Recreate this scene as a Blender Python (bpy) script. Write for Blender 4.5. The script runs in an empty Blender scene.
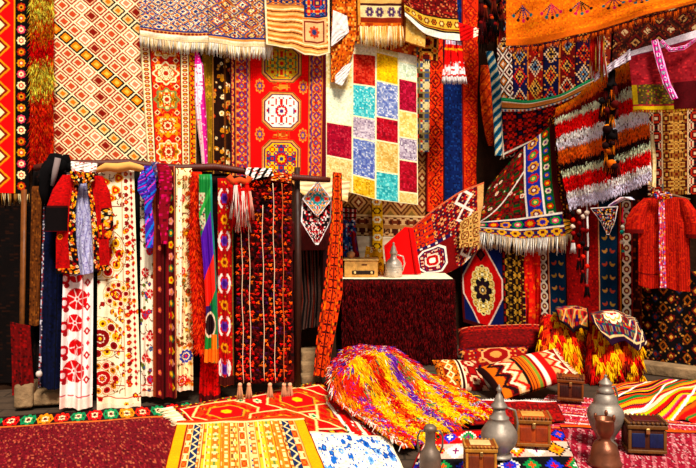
import bpy, bmesh, math, random
import numpy as np
from mathutils import Vector, Matrix

random.seed(4)
C = bpy.context.scene.collection
PI = math.pi
# ------------------------------------------------------------------ camera model
F, EYE, CX, CY = 700.0, 1.4, 348.0, 204.0     # focal length in px of the 696 x 468 frame, eye height, horizon


def lin(h):
    if not isinstance(h, str):
        return np.array(h, float)
    v = np.array([int(h[i:i + 2], 16) / 255 for i in (0, 2, 4)])
    return np.where(v <= 0.04045, v / 12.92, ((v + 0.055) / 1.055) ** 2.4)


K = dict(red='d4120c', bred='ee1a0e', dred='8a0a10', maroon='520610', orange='ea5a12', dorange='b83a0c', yellow='f8bc14', gold='d8951e',
         cream='f8e2b4', white='f6efe2', navy='121a4a', blue='2048a0', sky='6aa8d0', teal='12747c', turq='3fc0c4', green='15803c',
         purple='5a22a0', lilac='a89cc8', pink='ec3a9a', black='0b0707', brown='4a200c', tan='c48a4a', olive='7a6a1c', grey='8a8480',
         rose='d8506a', wine='6a0820', rust='9a2a0c', ink='0a0e22')
K = {k: lin(v) for k, v in K.items()}


def col(c):
    if isinstance(c, str):
        return K[c] if c in K else lin(c)
    return np.array(c, float)


class Plane:
    def __init__(s, pa, da, pb, db):
        s.A = np.array([(pa - CX) / F * da, da]); s.B = np.array([(pb - CX) / F * db, db])
        t = (s.B - s.A) / np.linalg.norm(s.B - s.A)
        s.t = t; s.n = np.array([t[1], -t[0]])
        s.N = np.array([s.n[0], s.n[1], 0.0])

    def p(s, px, py, off):
        k = (px - CX) / F
        d = (off + s.A @ s.n) / (k * s.n[0] + s.n[1])
        return np.array([k * d, d, EYE - (py - CY) / F * d])


class Floor:
    N = np.array([0, 0, 1.0])

    def p(s, px, py, z):
        d = F * (EYE - z) / (py - CY)
        return np.array([(px - CX) / F * d, d, z])


LEFT = Plane(-40, 5.2, 335, 5.95)
BACK = Plane(335, 6.95, 480, 6.95)
RIGHT = Plane(470, 6.95, 740, 5.6)
FLOOR = Floor()
NOOK = Plane(300, 6.1, 460, 6.1)      # the plane of the table front

# ------------------------------------------------------------------ materials
MATS = {}


def mat(kind):
    if kind in MATS:
        return MATS[kind]
    m = bpy.data.materials.new(kind); m.use_nodes = True; MATS[kind] = m
    nt = m.node_tree; N = nt.nodes; L = nt.links
    b = N['Principled BSDF']

    def noise(scale, detail=3, rough=.55):
        n = N.new('ShaderNodeTexNoise'); n.inputs['Scale'].default_value = scale
        n.inputs['Detail'].default_value = detail; n.inputs['Roughness'].default_value = rough
        tc = N.new('ShaderNodeTexCoord'); L.new(tc.outputs['Object'], n.inputs['Vector'])
        return n

    def bump(src, s, dist):
        bp = N.new('ShaderNodeBump'); bp.inputs['Strength'].default_value = s; bp.inputs['Distance'].default_value = dist
        L.new(src, bp.inputs['Height']); L.new(bp.outputs['Normal'], b.inputs['Normal'])

    def mottled(base, scale, lo, hi):
        n = noise(scale)
        mr = N.new('ShaderNodeMapRange'); mr.inputs['From Min'].default_value = .3; mr.inputs['From Max'].default_value = .7
        mr.inputs['To Min'].default_value = lo; mr.inputs['To Max'].default_value = hi
        L.new(n.outputs['Fac'], mr.inputs['Value'])
        mx = N.new('ShaderNodeMix'); mx.data_type = 'RGBA'; mx.blend_type = 'MULTIPLY'; mx.inputs['Factor'].default_value = 1
        L.new(base, mx.inputs['A']); L.new(mr.outputs['Result'], mx.inputs['B'])
        L.new(mx.outputs['Result'], b.inputs['Base Color'])
        return n

    def attr():
        a = N.new('ShaderNodeAttribute'); a.attribute_name = 'Col'
        return a.outputs['Color']

    def rgb(c):
        r = N.new('ShaderNodeRGB'); r.outputs[0].default_value = (*col(c), 1)
        return r.outputs[0]
    spec = 'Specular IOR Level'
    if kind in ('wool', 'kilim', 'cotton', 'pile'):
        sc, lo, hi = dict(wool=(60, .78, 1.16), kilim=(110, .82, 1.12), cotton=(30, .92, 1.05), pile=(40, .8, 1.15))[kind]
        mottled(attr(), sc, lo, hi)
        b.inputs['Roughness'].default_value = .92
        b.inputs[spec].default_value = .08
        n2 = noise(dict(wool=260, kilim=320, cotton=420, pile=200)[kind], 2)
        bump(n2.outputs['Fac'], .35, .004)
    elif kind == 'silk':
        mottled(attr(), 40, .9, 1.08); b.inputs['Roughness'].default_value = .45; b.inputs[spec].default_value = .3
        bump(noise(120).outputs['Fac'], .15, .003)
    elif kind in ('pewter', 'copper', 'brass', 'iron'):
        c, r, me = dict(pewter=('86786c', .5, .45), copper=('7a4228', .4, .65), brass=('b08a50', .35, .85), iron=('6a5648', .5, .4))[kind]
        mottled(rgb(c), 14, .6, 1.25); b.inputs['Roughness'].default_value = r; b.inputs['Metallic'].default_value = me
        bump(noise(70).outputs['Fac'], .25, .004)
    elif kind == 'wood':
        mottled(attr(), 22, .7, 1.25); b.inputs['Roughness'].default_value = .55; b.inputs[spec].default_value = .25
        w = N.new('ShaderNodeTexWave'); w.inputs['Scale'].default_value = 18; w.inputs['Distortion'].default_value = 5
        tc = N.new('ShaderNodeTexCoord'); L.new(tc.outputs['Object'], w.inputs['Vector']); bump(w.outputs['Fac'], .2, .004)
    elif kind == 'silver':
        mottled(rgb('c8b8a8'), 30, .7, 1.2); b.inputs['Roughness'].default_value = .4; b.inputs['Metallic'].default_value = .35
        bump(noise(90).outputs['Fac'], .4, .006)
    elif kind == 'plaster':
        mottled(rgb('8a7860'), 4, .75, 1.15); b.inputs['Roughness'].default_value = .95
        bump(noise(30).outputs['Fac'], .4, .01)
    elif kind == 'darkwall':
        mottled(rgb('2a180e'), 5, .6, 1.3); b.inputs['Roughness'].default_value = .95; b.inputs[spec].default_value = .05
        bump(noise(18).outputs['Fac'], .5, .02)
    elif kind == 'stone':
        mottled(rgb('8a6c4c'), 9, .5, 1.3); b.inputs['Roughness'].default_value = .9; b.inputs[spec].default_value = .15
        bump(noise(25, 6).outputs['Fac'], .6, .02)
    elif kind == 'floor':
        br = N.new('ShaderNodeTexBrick'); br.inputs['Scale'].default_value = 1.6
        br.inputs['Color1'].default_value = (*col('3a2c22'), 1); br.inputs['Color2'].default_value = (*col('46362a'), 1)
        br.inputs['Mortar'].default_value = (*col('2e241c'), 1); br.inputs['Mortar Size'].default_value = .012
        tc = N.new('ShaderNodeTexCoord'); L.new(tc.outputs['Object'], br.inputs['Vector'])
        mottled(br.outputs['Color'], 12, .75, 1.15); b.inputs['Roughness'].default_value = .85; b.inputs[spec].default_value = .1
        bump(noise(20, 5).outputs['Fac'], .4, .01)
    return m


# ------------------------------------------------------------------ mesh helpers
def dye(c):
    """deepens the wool colours: strong vegetable dyes"""
    c = np.asarray(c, float)
    l = c @ np.array([.3, .55, .15])
    c = l[..., None] + (c - l[..., None]) * 1.1
    return np.clip(c, .002, 1) ** 1.18 * .98


def mesh_np(name, V, faces, cols=None, material='wool', parent=None, origin=None, smooth=True):
    V = np.asarray(V, float)
    if parent is not None and origin is None:
        origin = np.array(parent.get('_o', (0, 0, 0)))
    if origin is None:
        origin = np.array([V[:, 0].mean(), V[:, 1].mean(), V[:, 2].min()])
    V = V - np.asarray(origin)
    me = bpy.data.meshes.new(name)
    if isinstance(faces, np.ndarray):
        nf, k = faces.shape
        me.vertices.add(len(V)); me.vertices.foreach_set('co', V.ravel())
        me.loops.add(nf * k); me.loops.foreach_set('vertex_index', faces.ravel().astype(np.int32))
        me.polygons.add(nf); me.polygons.foreach_set('loop_start', np.arange(0, nf * k, k, dtype=np.int32))
        me.update(calc_edges=True)
    else:
        me.from_pydata([tuple(v) for v in V], [], [tuple(f) for f in faces]); me.update()
    me.polygons.foreach_set('use_smooth', np.full(len(me.polygons), smooth, dtype=bool))
    if cols is not None:
        at = me.color_attributes.new('Col', 'FLOAT_COLOR', 'POINT')
        cc = np.ones((len(V), 4)); cc[:, :3] = dye(np.clip(cols, 0, 1))
        at.data.foreach_set('color', cc.ravel().astype(np.float32))
    me.materials.append(mat(material))
    o = bpy.data.objects.new(name, me); C.objects.link(o)
    if parent is not None:
        o.parent = parent
    else:
        o.location = origin
    o['_o'] = [float(x) for x in origin]
    return o


def tag(o, label, cat, group=None, kind=None):
    o['label'] = label; o['category'] = cat
    if group: o['group'] = group
    if kind: o['kind'] = kind
    return o


def thing(name, label, cat, origin, group=None):
    o = bpy.data.objects.new(name, None); C.objects.link(o)
    o.empty_display_size = .05
    o.location = origin; o['_o'] = [float(x) for x in origin]
    return tag(o, label, cat, group)


class MB:
    """collects shapes into one mesh"""

    def __init__(s): s.v = []; s.f = []; s.c = []

    def add(s, V, Fc, c):
        b = len(s.v)
        V = [tuple(v) for v in V]
        s.v += V
        s.f += [tuple(b + i for i in f) for f in Fc]
        c = np.asarray(col(c) if not (isinstance(c, np.ndarray) and c.ndim == 2) else c)
        s.c += [tuple(c)] * len(V) if c.ndim == 1 else [tuple(x) for x in c]

    def box(s, ctr, size, c='brown', rz=0, bev=.004, rot=None):
        bm = bmesh.new(); bmesh.ops.create_cube(bm, size=1)
        bmesh.ops.scale(bm, vec=size, verts=bm.verts)
        if bev: bmesh.ops.bevel(bm, geom=bm.edges[:], offset=bev, segments=2, affect='EDGES', profile=.6)
        M = Matrix.Translation(Vector(ctr)) @ (rot if rot is not None else Matrix.Rotation(rz, 4, 'Z'))
        bm.transform(M); bm.verts.index_update()
        s.add([v.co[:] for v in bm.verts], [[v.index for v in f.verts] for f in bm.faces], c); bm.free()

    def lathe(s, prof, ctr, n=32, c='grey', lobes=0, la=0):
        V = []; Fc = []
        m = len(prof)
        for r, z in prof:
            for k in range(n):
                a = 2 * PI * k / n
                rr = r * (1 + la * math.cos(lobes * a)) if lobes else r
                V.append((ctr[0] + rr * math.cos(a), ctr[1] + rr * math.sin(a), ctr[2] + z))
        for i in range(m - 1):
            for k in range(n):
                Fc.append((i * n + k, i * n + (k + 1) % n, (i + 1) * n + (k + 1) % n, (i + 1) * n + k))
        Fc.append(tuple(reversed(range(n)))); Fc.append(tuple((m - 1) * n + k for k in range(n)))
        s.add(V, Fc, c)

    def tube(s, path, rad, n=10, c='brown', flat=1.0):
        path = [Vector(p) for p in path]
        if not isinstance(rad, (list, tuple)): rad = [rad] * len(path)
        V = []; Fc = []
        up = Vector((.13, .31, .94))
        for i, p in enumerate(path):
            t = (path[min(i + 1, len(path) - 1)] - path[max(i - 1, 0)]).normalized()
            a = t.cross(up)
            if a.length < .05: a = t.cross(Vector((1, 0, 0)))
            a.normalize(); b2 = t.cross(a).normalized()
            for k in range(n):
                an = 2 * PI * k / n
                V.append(p + a * rad[i] * math.cos(an) + b2 * rad[i] * flat * math.sin(an))
        for i in range(len(path) - 1):
            for k in range(n):
                Fc.append((i * n + k, i * n + (k + 1) % n, (i + 1) * n + (k + 1) % n, (i + 1) * n + k))
        Fc.append(tuple(reversed(range(n)))); Fc.append(tuple((len(path) - 1) * n + k for k in range(n)))
        s.add(V, Fc, c)

    def strand(s, p, d, L, w, c, bend=None, seg=2):
        """one short strand of yarn: a tapering three sided prism"""
        p = np.asarray(p, float); d = np.asarray(d, float); d = d / (np.linalg.norm(d) + 1e-9)
        a = np.cross(d, (.3, .5, .81)); a /= (np.linalg.norm(a) + 1e-9); b2 = np.cross(d, a)
        V = []; Fc = []
        for i in range(seg + 1):
            t = i / seg
            q = p + d * L * t + (0 if bend is None else np.asarray(bend) * L * t * t)
            r = w * (1 - .55 * t)
            for k in range(3):
                V.append(q + r * (a * math.cos(k * 2.094) + b2 * math.sin(k * 2.094)))
        for i in range(seg):
            for k in range(3):
                Fc.append((i * 3 + k, i * 3 + (k + 1) % 3, i * 3 + 3 + (k + 1) % 3, i * 3 + 3 + k))
        Fc.append((seg * 3, seg * 3 + 1, seg * 3 + 2))
        s.add(V, Fc, c)

    def ball(s, p, r, c, sq=1.0, rough=0.0, n=8, m=5):
        V = [(p[0], p[1], p[2] + r * sq)]
        for i in range(1, m):
            th = PI * i / m
            for k in range(n):
                a = 2 * PI * (k + .5 * (i % 2)) / n
                rr = r * (1 + rough * (random.random() - .5))
                V.append((p[0] + rr * math.sin(th) * math.cos(a), p[1] + rr * math.sin(th) * math.sin(a), p[2] + rr * sq * math.cos(th)))
        V.append((p[0], p[1], p[2] - r * sq))
        Fc = [(0, 1 + k, 1 + (k + 1) % n) for k in range(n)]
        for i in range(m - 2):
            for k in range(n):
                a = 1 + i * n
                Fc.append((a + k, a + n + k, a + n + (k + 1) % n, a + (k + 1) % n))
        e = len(V) - 1
        Fc += [(e, 1 + (m - 2) * n + (k + 1) % n, 1 + (m - 2) * n + k) for k in range(n)]
        s.add(V, Fc, c)

    def tassel(s, p, L, r, c, c2=None, n=16):
        p = np.asarray(p, float)
        s.ball(p - np.array([0, 0, r * .6]), r * .75, c2 if c2 is not None else c)
        for k in range(n):
            a = 2 * PI * k / n + random.random() * .3
            q = p + np.array([math.cos(a) * r * .45, math.sin(a) * r * .45, -r])
            s.strand(q, (math.cos(a) * .16, math.sin(a) * .16, -1), (L - r) * random.uniform(.85, 1.05), r * .24, col(c) * random.uniform(.85, 1.12))

    def build(s, name, material, parent=None, origin=None, smooth=True):
        return mesh_np(name, np.array(s.v), s.f, np.array(s.c), material, parent, origin, smooth)


# ------------------------------------------------------------------ woven patterns
def rs(seed): return np.random.RandomState(seed)


class Can:
    """the colours of a cloth, one per knot, in photo-pixel units"""

    def __init__(s, w, h, bg='red', S=2.0):
        s.w, s.h = float(w), float(h)
        nx, ny = max(6, int(w * S) + 1), max(6, int(h * S) + 1)
        s.X, s.Y = np.meshgrid(np.linspace(0, w, nx), np.linspace(0, h, ny))
        s.a = np.ones((ny, nx, 3)) * col(bg)
        s.D = np.minimum(np.minimum(s.X, w - s.X), np.minimum(s.Y, h - s.Y))
        s.DX = np.minimum(s.X, w - s.X)

    def m(s, mask, c): s.a[mask] = col(c); return s

    def box(s, x0, y0, x1, y1): return (s.X >= x0) & (s.X < x1) & (s.Y >= y0) & (s.Y < y1)

    def rect(s, x0, y0, x1, y1, c): return s.m(s.box(x0, y0, x1, y1), c)

    def vs(s, x0, x1, c): return s.m((s.X >= x0) & (s.X < x1), c)

    def hs(s, y0, y1, c): return s.m((s.Y >= y0) & (s.Y < y1), c)

    def ring(s, t0, t1, c): return s.m((s.D >= t0) & (s.D < t1), c)

    def met(s, kind, cx, cy, rx, ry, n=8, ph=0):
        dx = (s.X - cx) / rx; dy = (s.Y - cy) / ry
        ax, ay = abs(dx), abs(dy)
        if kind == 'dia': return ax + ay
        if kind == 'rect': return np.maximum(ax, ay)
        if kind == 'oct': return np.maximum(np.maximum(ax, ay), (ax + ay) * .72)
        if kind == 'hex': return np.maximum(ay, ax * .62 + ay * .5 + .0) if False else np.maximum(ay, ax + ay * .45 - .0)
        if kind == 'step': return np.round(ax * 5) / 5 + np.round(ay * 5) / 5
        r = np.sqrt(dx * dx + dy * dy)
        if kind == 'cir': return r
        if kind == 'oct2': return np.maximum(np.maximum(ax, ay), (ax + ay) * .64)
        th = np.arctan2(dy, dx) + ph
        if kind == 'flo': return r / (.7 + .3 * np.sqrt(abs(np.cos(n * th / 2))))
        if kind == 'lob': return r / (.9 + .1 * np.cos(n * th))
        if kind == 'star': return r / (.68 + .32 * abs(np.cos(n * th / 2)))
        if kind == 'ogee': return r / (.82 + .1 * np.cos(2 * th + PI) + .08 * abs(np.cos(8 * th)))
        return r

    def med(s, kind, cx, cy, rx, ry, rings, n=8, ph=0):
        f = s.met(kind, cx, cy, rx, ry, n, ph)
        for r, c in rings: s.m(f < r, c)
        return s

    def tile(s, mask, cell, seed, cols, n=6, p=.45, cellY=None, ox=0, oy=0):
        """a small symmetric knot motif, repeated over the mask; the first colour is left as ground when None"""
        R = rs(seed)
        t = np.where(R.rand(n, n) < p, 0, R.randint(1, len(cols), (n, n)))
        t = np.maximum(t, t.T) if R.rand() < .6 else t
        t = np.block([[t, t[:, ::-1]], [t[::-1], t[::-1, ::-1]]])
        cy = cellY or cell
        ix = np.floor((s.X - ox) / cell).astype(int) % (2 * n); iy = np.floor((s.Y - oy) / cy).astype(int) % (2 * n)
        k = t[iy, ix]
        for i, c in enumerate(cols):
            if c is not None: s.m(mask & (k == i), c)
        return s

    def chain(s, axis, at, a0, a1, step, kind, rx, ry, sets, n=8, clip=None):
        i = 0; q = a0
        keep = s.a.copy() if clip is not None else None
        while q < a1:
            rg = sets[i % len(sets)]
            (s.med(kind, at, q, rx, ry, rg, n) if axis == 'v' else s.med(kind, q, at, rx, ry, rg, n))
            q += step; i += 1
        if clip is not None: s.a = np.where(clip[..., None], s.a, keep)
        return s

    def zig(s, mask, period, amp, off, wid, c, vertical=True):
        u, v = (s.Y, s.X) if vertical else (s.X, s.Y)
        tri = abs(((u / period) % 1) - .5) * 2 * amp
        return s.m(mask & (abs(v - off - tri) < wid), c)

    def latt(s, mask, a, b, sets, seed=0, pick=None):
        """lozenges on a slanting lattice; pick(i, j) chooses the colours of each"""
        M = np.linalg.inv(np.array([[a[0], b[0]], [a[1], b[1]]]))
        fi = M[0, 0] * s.X + M[0, 1] * s.Y; fj = M[1, 0] * s.X + M[1, 1] * s.Y
        i = np.floor(fi).astype(int); j = np.floor(fj).astype(int)
        f = np.maximum(abs(fi - i - .5), abs(fj - j - .5)) * 2
        k = pick(i, j)
        for q, rings in enumerate(sets):
            for r, c in rings: s.m(mask & (k == q) & (f < r), c)
        return s

    def speck(s, mask, prob, cols, seed, size=1.6):
        R = rs(seed)
        gy, gx = int(s.h / size) + 2, int(s.w / size) + 2
        g = R.rand(gy, gx); k = R.randint(0, len(cols), (gy, gx))
        iy = (s.Y / size).astype(int); ix = (s.X / size).astype(int)
        for q, c in enumerate(cols): s.m(mask & (g[iy, ix] < prob) & (k[iy, ix] == q), c)
        return s

    def sprig(s, n, cols, seed, r0, r1, mask=None, kinds=('flo',)):
        R = rs(seed)
        keep = s.a.copy()
        for _ in range(n):
            c1, c2 = cols[R.randint(len(cols))], cols[R.randint(len(cols))]
            r = R.uniform(r0, r1)
            s.med(kinds[R.randint(len(kinds))], R.uniform(0, s.w), R.uniform(0, s.h), r, r, [(1, c1), (.45, c2)], R.randint(4, 7), R.rand() * 3)
        if mask is not None: s.a = np.where(mask[..., None], s.a, keep)
        return s

    def weave(s, k=.12, seed=1):
        R = rs(seed); ny, nx = s.a.shape[:2]
        g = 1 + k * (R.rand(ny, nx) - .5) + k * .7 * (R.rand(ny, 1) - .5) + k * .4 * (R.rand(1, nx) - .5)
        s.a = s.a * g[..., None]
        return s

    def rosette(s, cx, cy, R, n=9, c1='b81818', c2='e0a828', c3='f6e8d0', ph=0):
        """a disc with a ring of drop petals round it"""
        for k in range(n):
            a = 2 * PI * k / n + ph
            px, py = cx + .76 * R * math.cos(a), cy + .76 * R * math.sin(a)
            s.med('cir', px, py, .27 * R, .27 * R, [(1, c2), (.86, c3), (.7, c2 if k % 2 else c1), (.3, '6a1010')])
        s.med('cir', cx, cy, .47 * R, .47 * R, [(1, c3), (.96, c1)])
        s.med('flo', cx, cy, .4 * R, .4 * R, [(1, c1), (.62, c3), (.5, c1), (.2, c2)], 8)
        f = s.met('cir', cx, cy, R * 1.1, R * 1.1); s.m((f < 1) & (f > .965), '8a6a30')
        return s

    def wheel(s, cx, cy, R, n=6, c1='c41c28', c2='f4dcd8'):
        s.med('cir', cx, cy, R, R, [(1, c1)])
        th = np.arctan2(s.Y - cy, s.X - cx); r = s.met('cir', cx, cy, R, R)
        s.m((r < .92) & (abs(np.sin(th * n / 2 + .4)) < .13 / np.maximum(r, .2)), c2)
        s.med('cir', cx, cy, R * .26, R * .26, [(1, c2), (.5, c1)])
        return s

    @property
    def all(s): return np.ones(s.X.shape, bool)


def oriental(w, h, seed, field, ground, motif, border, bmotif, line='cream', bw=7, cell=1.3, meds=(), S=1.7):
    c = Can(w, h, field, S)
    c.tile(c.all, cell, seed, [None] + list(motif), 7, .5)
    for md in meds: c.med(*md[:6])
    c.m(c.D < bw + 1.6, line)
    c.m(c.D < bw + .8, border)
    c.tile((c.D < bw + .3) & (c.D > 1.8), cell, seed + 7, [None] + list(bmotif), 4, .4)
    c.ring(1.2, 2.0, line)
    c.weave(.14, seed)
    return c


# ------------------------------------------------------------------ cloth
def resample(pts, n):
    pts = np.array(pts, float)
    if len(pts) == 1: return np.repeat(pts, n, 0)
    if len(pts) == 3 or len(pts) == 4:          # soften short edge polylines
        t0 = np.linspace(0, 1, len(pts)); tt = np.linspace(0, 1, 25)
        q = np.stack([np.interp(tt, t0, pts[:, k]) for k in range(3)], 1)
        for _ in range(3): q[1:-1] = (q[:-2] + 2 * q[1:-1] + q[2:]) / 4
        pts = q
    L = np.r_[0, np.cumsum(np.linalg.norm(np.diff(pts, axis=0), axis=1))]
    t = np.linspace(0, L[-1], n)
    return np.stack([np.interp(t, L, pts[:, k]) for k in range(3)], 1)


def cloth_grid(pl, off, rows, can, fold=.008, ff=2.5, seed=0, th=.008, hook=0, grow=None, vpos=None):
    ny, nx = can.a.shape[:2]
    offs = off if isinstance(off, (list, tuple)) else [off] * len(rows)
    W = [resample([pl.p(x, y, o if len(q) < 3 else q[2]) for q in r for (x, y) in [q[:2]]], nx) for r, o in zip(rows, offs)]
    if vpos is None:
        d = [0] + [np.linalg.norm(W[i + 1] - W[i], axis=1).mean() for i in range(len(W) - 1)]
        vpos = np.cumsum(d) / max(sum(d), 1e-9)
    v = np.linspace(0, 1, ny); u = np.linspace(0, 1, nx)
    Wa = np.array(W)
    P = np.zeros((ny, nx, 3))
    for r in range(ny):
        i = min(max(np.searchsorted(vpos, v[r]) - 1, 0), len(rows) - 2)
        t = (v[r] - vpos[i]) / max(vpos[i + 1] - vpos[i], 1e-9)
        P[r] = Wa[i] * (1 - t) + Wa[i + 1] * t
    if len(rows) > 2:
        for _ in range(max(2, ny // 30)): P[1:-1] = (P[:-2] + 2 * P[1:-1] + P[2:]) / 4
    R = rs(seed + 50)
    U, V = np.meshgrid(u, v)
    ph = R.rand(6) * 6.28
    D = np.sin(6.283 * ff * U + ph[0] + .8 * np.sin(3 * V + ph[1])) + .45 * np.sin(6.283 * ff * 2.3 * U + ph[2] + 1.4 * V) + .3 * np.sin(6.283 * ff * .5 * U + 4 * V + ph[3])
    D = fold * D * (.3 + .7 * V)
    D += .0025 * np.sin(17 * U + 23 * V + ph[4])
    P = P + D[..., None] * pl.N
    if hook:
        k = np.clip(1 - V / .035, 0, 1) ** 2
        P = P - (k * hook)[..., None] * pl.N
    return P


def textile(name, label, cat, pl, off, rows, can, fold=.008, ff=2.5, seed=0, th=.008, hook=0, group=None, material='wool',
            fringe=None, parent=None, vpos=None):
    P = cloth_grid(pl, off, rows, can, fold, ff, seed, th, hook, vpos=vpos)
    ny, nx = P.shape[:2]
    V = P.reshape(-1, 3); idx = np.arange(ny * nx).reshape(ny, nx)
    q = np.stack([idx[:-1, :-1], idx[1:, :-1], idx[1:, 1:], idx[:-1, 1:]], -1).reshape(-1, 4)
    cols = can.a.reshape(-1, 3)
    loop = np.r_[idx[0, :], idx[1:, -1], idx[-1, -2::-1], idx[-2:0:-1, 0]]
    back = V[loop] - pl.N * th
    b0 = len(V); n = len(loop); k = np.arange(n)
    sk = np.stack([loop, loop[(k + 1) % n], b0 + (k + 1) % n, b0 + k], 1)
    iy = np.unique(np.r_[np.arange(0, ny, 8), ny - 1]); ix = np.unique(np.r_[np.arange(0, nx, 8), nx - 1])
    sub = idx[np.ix_(iy, ix)]
    bv = V[sub.ravel()] - pl.N * th
    b1 = b0 + n; bi = b1 + np.arange(sub.size).reshape(sub.shape)
    bq = np.stack([bi[:-1, :-1], bi[:-1, 1:], bi[1:, 1:], bi[1:, :-1]], -1).reshape(-1, 4)
    VV = np.r_[V, back, bv]
    cc = np.r_[cols, cols[loop], cols[sub.ravel()]]
    o = mesh_np(name, VV, np.r_[q, sk, bq], cc, material, parent)
    if label: tag(o, label, cat, group)
    if fringe:
        add_fringe(o if parent is None else parent, P, pl, th=th, **fringe)
    return o


def add_fringe(o, P, pl, L, c, step=1.2, side='bottom', w=.0045, th=.008, name='fringe'):
    """yarn ends along an edge; L in metres"""
    edge, inner = {'bottom': (P[-1], P[-2]), 'top': (P[0], P[1]), 'left': (P[:, 0], P[:, 1]), 'right': (P[:, -1], P[:, -2])}[side]
    ed = resample(edge[::4] if len(edge) > 12 else edge, 400) if False else edge
    ln = np.r_[0, np.cumsum(np.linalg.norm(np.diff(ed, axis=0), axis=1))]
    n = max(3, int(ln[-1] / (step * .0075)))
    t = np.linspace(0, ln[-1], n)
    Q = np.stack([np.interp(t, ln, ed[:, k]) for k in range(3)], 1)
    I = np.stack([np.interp(t, ln, inner[:, k]) for k in range(3)], 1)
    b = MB(); cs = c if isinstance(c, (list, tuple)) else [c]
    wall = not isinstance(pl, Floor)
    for i in range(n):
        d = Q[i] - I[i]; d /= np.linalg.norm(d) + 1e-9
        if wall: d = np.array([d[0] * .2, d[1] * .2, -1.0]) if side == 'bottom' else d
        d = d + np.random.RandomState(i).uniform(-.16, .16, 3) * (1, 1, .2 if wall else 0)
        b.strand(Q[i] - pl.N * th * .5 - d * .004, d, L * random.uniform(.75, 1.1), w, col(cs[random.randrange(len(cs))]) * random.uniform(.82, 1.1))
    return b.build(name, 'cotton', o)


def scarf(name, label, cat, pl, off, path, can, lobes=3, flat=.55, la=.16, group=None, material='cotton', parent=None, twist=0, seed=0):
    """a cloth gathered into a hanging rope of folds: path = (px, py, half width in px)"""
    ny = can.a.shape[0]; n = 36
    pth = np.array(path, float)
    t0 = np.linspace(0, 1, len(pth)); tt = np.linspace(0, 1, ny)
    x = np.interp(tt, t0, pth[:, 0]); y = np.interp(tt, t0, pth[:, 1]); hw = np.interp(tt, t0, pth[:, 2])
    for _ in range(ny // 12):
        for q in (x, hw): q[1:-1] = (q[:-2] + 2 * q[1:-1] + q[2:]) / 4
    V = np.zeros((ny, n, 3)); cc = np.zeros((ny, n, 3)); R = rs(seed); ph = R.rand() * 6
    T = np.array([pl.t[0], pl.t[1], 0])
    for i in range(ny):
        c0 = pl.p(x[i], y[i], off); d = c0[1]; r = hw[i] * d / F
        a = np.linspace(0, 2 * PI, n, endpoint=False)
        rr = r * (1 + la * np.sin(lobes * a + ph + twist * tt[i]) + la * .5 * np.sin((lobes * 2 + 1) * a + 2 * tt[i]))
        V[i] = c0 + np.outer(rr * np.cos(a), T) + np.outer(rr * flat * np.sin(a) + r * flat, pl.N)
        ui = ((a / PI) % 2); ui = np.where(ui > 1, 2 - ui, ui)      # the front half shows the whole width
        j = np.clip(((1 - ui) * (can.a.shape[1] - 1)).astype(int), 0, can.a.shape[1] - 1)
        cc[i] = can.a[i, j]
    idx = np.arange(ny * n).reshape(ny, n); nx2 = np.roll(idx, -1, 1)
    q = np.stack([idx[:-1], nx2[:-1], nx2[1:], idx[1:]], -1).reshape(-1, 4)
    VV = np.r_[V.reshape(-1, 3), V[0].mean(0)[None], V[-1].mean(0)[None]]; CC = np.r_[cc.reshape(-1, 3), cc[0, :1], cc[-1, :1]]
    e = ny * n; k = np.arange(n)
    cap = np.r_[np.stack([idx[0, (k + 1) % n], idx[0, k], np.full(n, e), np.full(n, e)], 1), np.stack([idx[-1, k], idx[-1, (k + 1) % n], np.full(n, e + 1), np.full(n, e + 1)], 1)]
    b = VV, [tuple(f) for f in q] + [tuple(f[:3]) for f in cap]
    o = mesh_np(name, b[0], b[1], CC, material, parent)
    if label: tag(o, label, cat, group)
    return o
SKY, SUN, EXPO = 0.46, 6.8, 0.08
# ------------------------------------------------------------------ the setting
def quad_wall(name, pts, th, n, material):
    a = np.array(pts, float); b = a - np.asarray(n) * th
    V = np.r_[a, b]
    o = mesh_np(name, V, [(0, 1, 2, 3), (7, 6, 5, 4), (0, 4, 5, 1), (1, 5, 6, 2), (2, 6, 7, 3), (3, 7, 4, 0)], None, material, smooth=False)
    o['kind'] = 'structure'; return o


def wall(name, pl, pa, pb, top, material, off=0.0):
    a = pl.p(pa, CY, off); b = pl.p(pb, CY, off)
    return quad_wall(name, [(a[0], a[1], -.05), (b[0], b[1], -.05), (b[0], b[1], top), (a[0], a[1], top)], .2, pl.N, material)


wall('wall_left', LEFT, -160, 336, 4.2, 'darkwall')
e1 = LEFT.p(336, CY, 0); e2 = BACK.p(326, CY, 0)
wall('wall_back', BACK, 326, 486, 4.2, 'darkwall')
nn = np.array([e2[1] - e1[1], -(e2[0] - e1[0]), 0]); nn /= np.linalg.norm(nn)
quad_wall('wall_nook', [(e1[0], e1[1], -.05), (e2[0], e2[1], -.05), (e2[0], e2[1], 4.2), (e1[0], e1[1], 4.2)], .06, nn, 'darkwall')
wall('wall_right', RIGHT, 466, 860, 4.2, 'darkwall')
quad_wall('floor', [(-4.5, 1.0, 0), (4.5, 1.0, 0), (4.5, 7.6, 0), (-4.5, 7.6, 0)], .1, (0, 0, 1), 'floor')

# ------------------------------------------------------------------ left wall, above the rail
GL = 'rugs and kilims hung on the left wall'
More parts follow.
